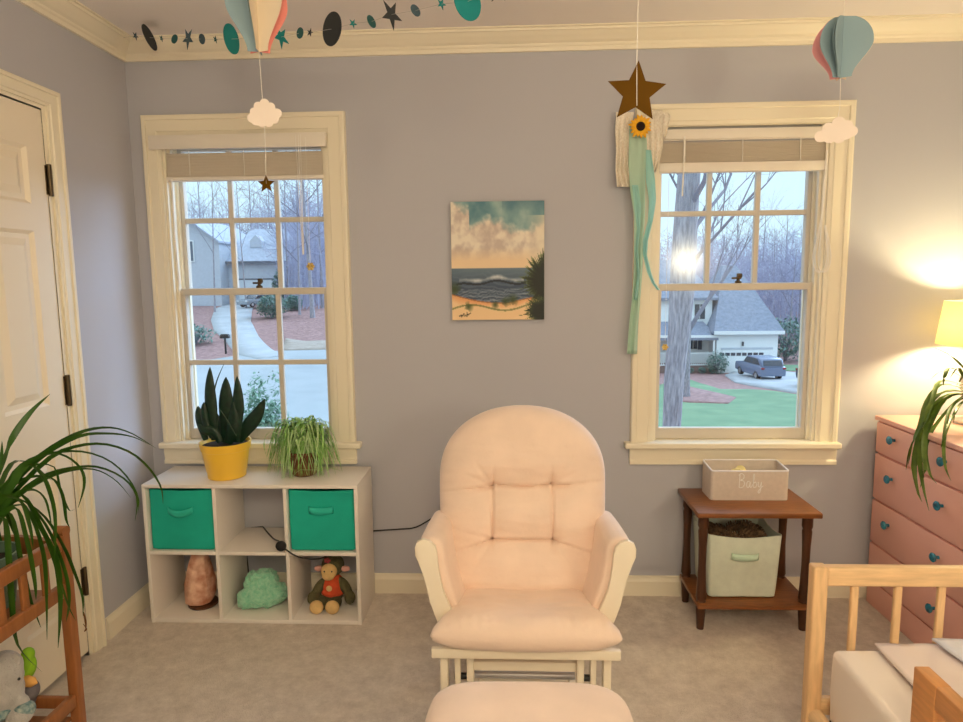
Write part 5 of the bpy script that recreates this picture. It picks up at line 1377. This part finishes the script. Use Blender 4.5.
# ---- trees
BARK = mat('grey_brown_bark', (.19, .18, .21), .95, c2=(.44, .42, .46), vscale=5, stretch=(6, 6, 1), bump=.9, bscale=14)
TWIGFAR = mat('haze_tinted_far_twigs', (.40, .41, .54), .95, var=.12, vscale=3)  # distance haze painted into the twigs as a paler, bluer colour
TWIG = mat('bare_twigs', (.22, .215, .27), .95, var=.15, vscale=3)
def grow(bm, p, d, r, L, depth, spread=.55, seg=5, up=.12):
    n = 4; pts = [p]; rads = [r]
    for i in range(n):
        d = (d + Vector((random.gauss(0, .09), random.gauss(0, .09), random.gauss(0, .06) + up * .1))).normalized()
        pts.append(pts[-1] + d * L / n); rads.append(r * (1 - .4 * (i + 1) / n))
    tube(bm, pts, rads, seg if r > .03 else 4, False)
    if depth == 0: return
    for k in range(3 if depth > 1 else 4):
        f = random.uniform(.35, 1.0); i = min(n, max(1, round(f * n)))
        u, v = frame_vectors(d); a = random.uniform(0, 2 * PI); s = random.uniform(.5, 1.0) * spread
        nd = (d + (u * math.cos(a) + v * math.sin(a)) * s * 1.4 + Vector((0, 0, up))).normalized()
        grow(bm, pts[i], nd, rads[i] * random.uniform(.45, .65), L * random.uniform(.55, .8), depth - 1, spread, seg, up)
def tree(label, base, hgt, r, lean=(0, 0), depth=4, group=None, bh=.35, nb_=7, seed=1):
    random.seed(seed)
    t = thing('bare_tree', label, 'tree', base, group)
    pts, rads = [], []
    for k in range(9):
        f = k / 8; pts.append(Vector((base[0] + lean[0] * f + .12 * r * math.sin(f * 9), base[1] + lean[1] * f, base[2] - .2 + hgt * f))); rads.append(r * (1.25 if k == 0 else 1) * (1 - .75 * f))
    bm = nb(); tube(bm, pts, rads, 12); link('trunk', bm, BARK, t)
    bm = nb()
    for k in range(nb_):
        f = bh + (1 - bh) * k / nb_; i = min(7, int(f * 8)); p_ = pts[i] + (pts[i + 1] - pts[i]) * (f * 8 - i); a = k * 2.4 + seed
        grow(bm, p_, Vector((math.cos(a), math.sin(a) * .6, .9)).normalized(), rads[i] * .42, hgt * .30 * (1.15 - .5 * f), depth - 1)
    link('branches', bm, TWIG, t)
    return t
# big trunk just outside the right window, with one branch leaning right
c0 = onY(676, 420, 8.0); c1 = onY(688, 175, 8.0); gz = H(c0.x, 8)
bt = thing('bare_tree', 'thick grey trunk close outside the left half of the right window', 'tree', (c0.x, 8, gz))
bm = nb(); pts = [Vector((c0.x - .10, 8, gz - .3)), onY(671, 440, 8), onY(674, 380, 8), onY(679, 330, 8), onY(682, 290, 8), onY(685, 230, 8), onY(689, 175, 8), onY(692, 100, 8), onY(694, 20, 8)]
wd = [.20, .145, .16, .175, .20, .185, .175, .16, .14]
tube(bm, pts, wd, 18)
link('trunk', bm, BARK, bt)
random.seed(21)
bm = nb()
for x0, y0, tx, ty, rr in ((686, 215, 720, 150, .05), (684, 245, 735, 165, .035), (690, 160, 760, 60, .05), (688, 185, 640, 120, .05), (686, 270, 760, 190, .028), (690, 130, 700, 20, .06)):
    a = onY(x0, y0, 8); b2 = onY(tx, ty, 8 + random.uniform(-.8, 1.2)); grow(bm, a, (b2 - a).normalized(), rr, (b2 - a).length, 3, .5)
link('branches', bm, TWIG, bt)
p = G(684, 398); t2 = thing('bare_tree', 'forked slim tree in the mulch ring on the lawn behind the thick trunk', 'tree', p)
Yt = p.y
bm = nb(); q = (onY(691, 350, Yt).x - onY(682, 350, Yt).x) / 2
tube(bm, [p - Vector((0, 0, .3)), onY(685, 385, Yt), onY(686, 350, Yt), onY(687, 320, Yt), onY(692, 270, Yt), onY(696, 200, Yt), onY(699, 120, Yt)], [q * 1.5, q * 1.1, q, q, q * .8, q * .65, q * .4], 12); link('trunk', bm, BARK, t2)
bm = nb(); random.seed(8)
grow(bm, onY(687, 334, Yt), (onY(722, 282, Yt) - onY(687, 334, Yt)).normalized(), q * .55, (onY(735, 262, Yt) - onY(687, 334, Yt)).length, 3, .4)
for x0, y0, tx, ty in ((692, 270, 740, 190), (694, 235, 730, 150), (696, 205, 690, 110), (695, 225, 660, 150), (698, 150, 740, 90)):
    a = onY(x0, y0, Yt); b2 = onY(tx, ty, Yt + random.uniform(-2, 3)); grow(bm, a, (b2 - a).normalized(), q * .35, (b2 - a).length * .8, 4, .55)
link('branches', bm, TWIG, t2)
# trees in the left window and around the houses: (px x, distance Y, height, radius, lean, seed)
spots = [(214, 58, 13, .09, .5, 2), (246, 62, 14, .08, -.4, 3), (299, 56, 14, .11, .3, 4), (312, 54, 16, .20, -.5, 5), (288, 64, 15, .10, .2, 6), (322, 62, 16, .14, 0, 7), (272, 88, 18, .14, .3, 9), (232, 92, 19, .15, .4, 10), (205, 90, 19, .15, 0, 12), (255, 95, 20, .16, 0, 13),
         (790, 66, 11, .10, .4, 14), (800, 74, 12, .12, 0, 15), (775, 80, 13, .12, -.4, 16), (812, 64, 11, .12, 0, 17), (760, 86, 15, .13, .3, 18), (735, 88, 16, .13, 0, 19), (710, 86, 16, .13, .2, 20), (784, 92, 15, .13, 0, 22)]
where = ['beside the house wall at the left edge of the left window', 'before the pale grey garage in the left window', 'with a slim trunk beside the thickest one in the left window', 'with the thickest trunk in the left window', 'beside the evergreen in the left window', 'at the right edge of the left window', None, None, None, None,
         'right of the white garage', None, None, 'at the right edge of the right window', None, None, None, None]
for k, (x, Y, hh_, r, ln, sd) in enumerate(spots):
    b_ = onY(x, 300, Y); bz = H(b_.x, Y)
    if where[k]: tree('bare winter tree ' + where[k], (b_.x, Y, bz), hh_, r, (ln, 0), 4, 'bare trees outside', seed=sd)
    else: tree('tall bare tree in the woods behind the ' + ('pale grey house' if x < 400 else 'white garage'), (b_.x, Y, bz), hh_, r, (ln, 0), 4, 'woodland trees behind the ' + ('grey house' if x < 400 else 'white house'), seed=sd)
# dense brush of far woodland
random.seed(77)
def woodland(name, n, xr, yr, hr):
    bm = nb()
    for k in range(n):
        px_ = random.uniform(*xr); Y = random.uniform(*yr); b_ = onY(px_, 300, Y); z0 = H(b_.x, Y); hgt = random.uniform(*hr)
        dx, dy = random.gauss(0, 1.6), random.gauss(0, .9); r = random.uniform(.025, .07)
        tube(bm, [(b_.x, Y, z0 - .3), (b_.x + dx * .35, Y + dy * .4, z0 + hgt * .5), (b_.x + dx, Y + dy, z0 + hgt)], [r, r * .7, r * .2], 4, False)
        for q in range(9):
            f = random.uniform(.2, .98); a = Vector((b_.x + dx * f, Y + dy * f, z0 + hgt * f)); l = random.uniform(1, 3.6)
            tube(bm, [a, a + Vector((random.gauss(0, 1), random.gauss(0, .6), random.uniform(.0, 1.1))).normalized() * l], [r * .5, r * .2], 3, False)
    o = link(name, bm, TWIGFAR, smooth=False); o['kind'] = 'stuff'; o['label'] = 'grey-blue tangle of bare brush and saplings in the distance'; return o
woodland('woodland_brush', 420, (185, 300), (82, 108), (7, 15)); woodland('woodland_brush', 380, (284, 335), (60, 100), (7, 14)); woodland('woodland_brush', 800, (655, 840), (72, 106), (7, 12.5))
# ---- shrubs
LEAFG = mat('holly_green_leaf', (.12, .24, .16), .5, c2=(.26, .40, .30), vscale=14)
EVER = mat('evergreen_leaf', (.10, .20, .17), .7, c2=(.20, .32, .28), vscale=2)
def shrub(label, c, rx, rz, n, ls, M, seed, group=None, name='shrub'):
    random.seed(seed); t = thing(name, label, 'shrub', c, group)
    bm = nb(); lv = nb()
    for k in range(14):
        a = random.uniform(0, 2 * PI); rr = rx * random.uniform(.3, .8)
        tube(bm, [(c[0], c[1], c[2] - .1), (c[0] + rr * .4 * math.cos(a), c[1] + rr * .4 * math.sin(a), c[2] + rz * .8), (c[0] + rr * math.cos(a), c[1] + rr * math.sin(a), c[2] + rz * random.uniform(1.1, 1.7))], [.03 * rx, .02 * rx, .006 * rx], 5, False)
    for k in range(n):
        a, b = random.uniform(0, 2 * PI), math.acos(random.uniform(-.95, 1)); q = random.uniform(.55, 1) * (1 + .25 * noise.noise(Vector((a, b * 2, seed))))
        p_ = Vector((c[0] + rx * q * math.sin(b) * math.cos(a), c[1] + rx * q * math.sin(b) * math.sin(a), c[2] + rz + rz * q * math.cos(b)))
        d = Vector((random.gauss(0, 1), random.gauss(0, 1), random.gauss(0, .7))).normalized(); u, v = frame_vectors(d); w_ = ls * random.uniform(.6, 1.2)
        f = [lv.verts.new(p_ - d * w_), lv.verts.new(p_ + u * w_ * .45 + v * w_ * .1), lv.verts.new(p_ + d * w_), lv.verts.new(p_ - u * w_ * .45 + v * w_ * .1)]; lv.faces.new(f)
    link('stems', bm, TWIG, t); link('leaves', lv, M, t, smooth=False); return t
p = onY(262, 420, 5.0); shrub('leafy green bush close below the left window', (p.x, 5.0, H(p.x, 5)), .44, (onY(262, 380, 5).z - H(p.x, 5)) / 2, 15000, .042, LEAFG, 4)
p = G(272, 318); shrub('rounded blue-green evergreen right of the left driveway', (p.x, p.y, p.z), 1.35, 1.05, 1800, .15, EVER, 5)
p = G(290, 312); shrub('evergreen bush behind the rounded one, right of the left driveway', (p.x, p.y + 1, p.z), .9, .8, 1200, .14, EVER, 6)
p = onY(281, 290, 66); shrub('tall dark evergreen against the grey garage wall', (p.x, 66, H(p.x, 66)), 1.0, 2.0, 1500, .18, EVER, 7)
for k, (x, y) in enumerate(((195, 345), (203, 296), (215, 295))):
    p = G(x, y); shrub(('low green shrub at the left edge of the left window', 'shrub before the left end of the grey house', 'shrub left of the parked silver car')[k], (p.x, p.y, p.z), 1.3, .7, 600, .16, EVER, 30 + k)
p = G(727, 376); shrub('dark round clipped shrub beside the white garage door', (p.x, YH - .9, H(p.x, YH) ), .95, .95, 900, .12, EVER, 9)
for k, x in enumerate((690, 702, 713)):
    p = onY(x, 370, YH - .7); shrub(('small shrub at the left end of the porch', 'small shrub at the middle of the porch', 'small shrub at the garage end of the porch')[k], (p.x, YH - .7, H(p.x, YH - .7)), .35, .28, 300, .08, EVER, 12 + k)
p = onY(786, 345, 62); shrub('dark evergreen bush right of the white garage', (p.x, 62, H(p.x, 62)), 2.2, 2.2, 1300, .25, EVER, 19)

# ------------------------------------------------------------------ lights
def point(name, loc, e, col, r):
    l = bpy.data.lights.new(name, 'POINT'); l.energy = e; l.color = col; l.shadow_soft_size = r
    o = bpy.data.objects.new(name, l); COL.objects.link(o); o.location = loc; return o
WARM = (1.0, .845, .55)
point('ceiling_light', (.2, -3.3, 2.15), 82, WARM, .40)
point('floor_lamp_light', (1.66, -3.25, 1.57), 38, WARM, .085)
point('table_lamp_light', (lx, ly, 1.215), 20, (1.0, .82, .44), .03)
w = bpy.data.worlds.new('sky'); sc.world = w; w.use_nodes = True; nt = w.node_tree; bg = nt.nodes['Background']
tc = nt.nodes.new('ShaderNodeTexCoord'); sx_ = nt.nodes.new('ShaderNodeSeparateXYZ'); cr = nt.nodes.new('ShaderNodeValToRGB')
nt.links.new(tc.outputs['Generated'], sx_.inputs[0]); nt.links.new(sx_.outputs['Z'], cr.inputs[0]); nt.links.new(cr.outputs[0], bg.inputs['Color'])
# overcast sky: paler at the horizon, about two and a half times brighter overhead
e0, e1 = cr.color_ramp.elements; e0.position = 0; e0.color = (.275, .37, .42, 1); e1.position = .75; e1.color = (.50, .64, .80, 1)
e2 = cr.color_ramp.elements.new(.2); e2.color = (.28, .375, .43, 1)
bg.inputs['Strength'].default_value = 3.0
sn = bpy.data.lights.new('hazy_sun', 'SUN'); sn.energy = 4.2; sn.color = (.50, .70, 1.0); sn.angle = R_(45)
so_ = bpy.data.objects.new('hazy_sun', sn); COL.objects.link(so_)
so_.rotation_euler = Vector((-.80, -.62, -.42)).to_track_quat('-Z', 'Y').to_euler()
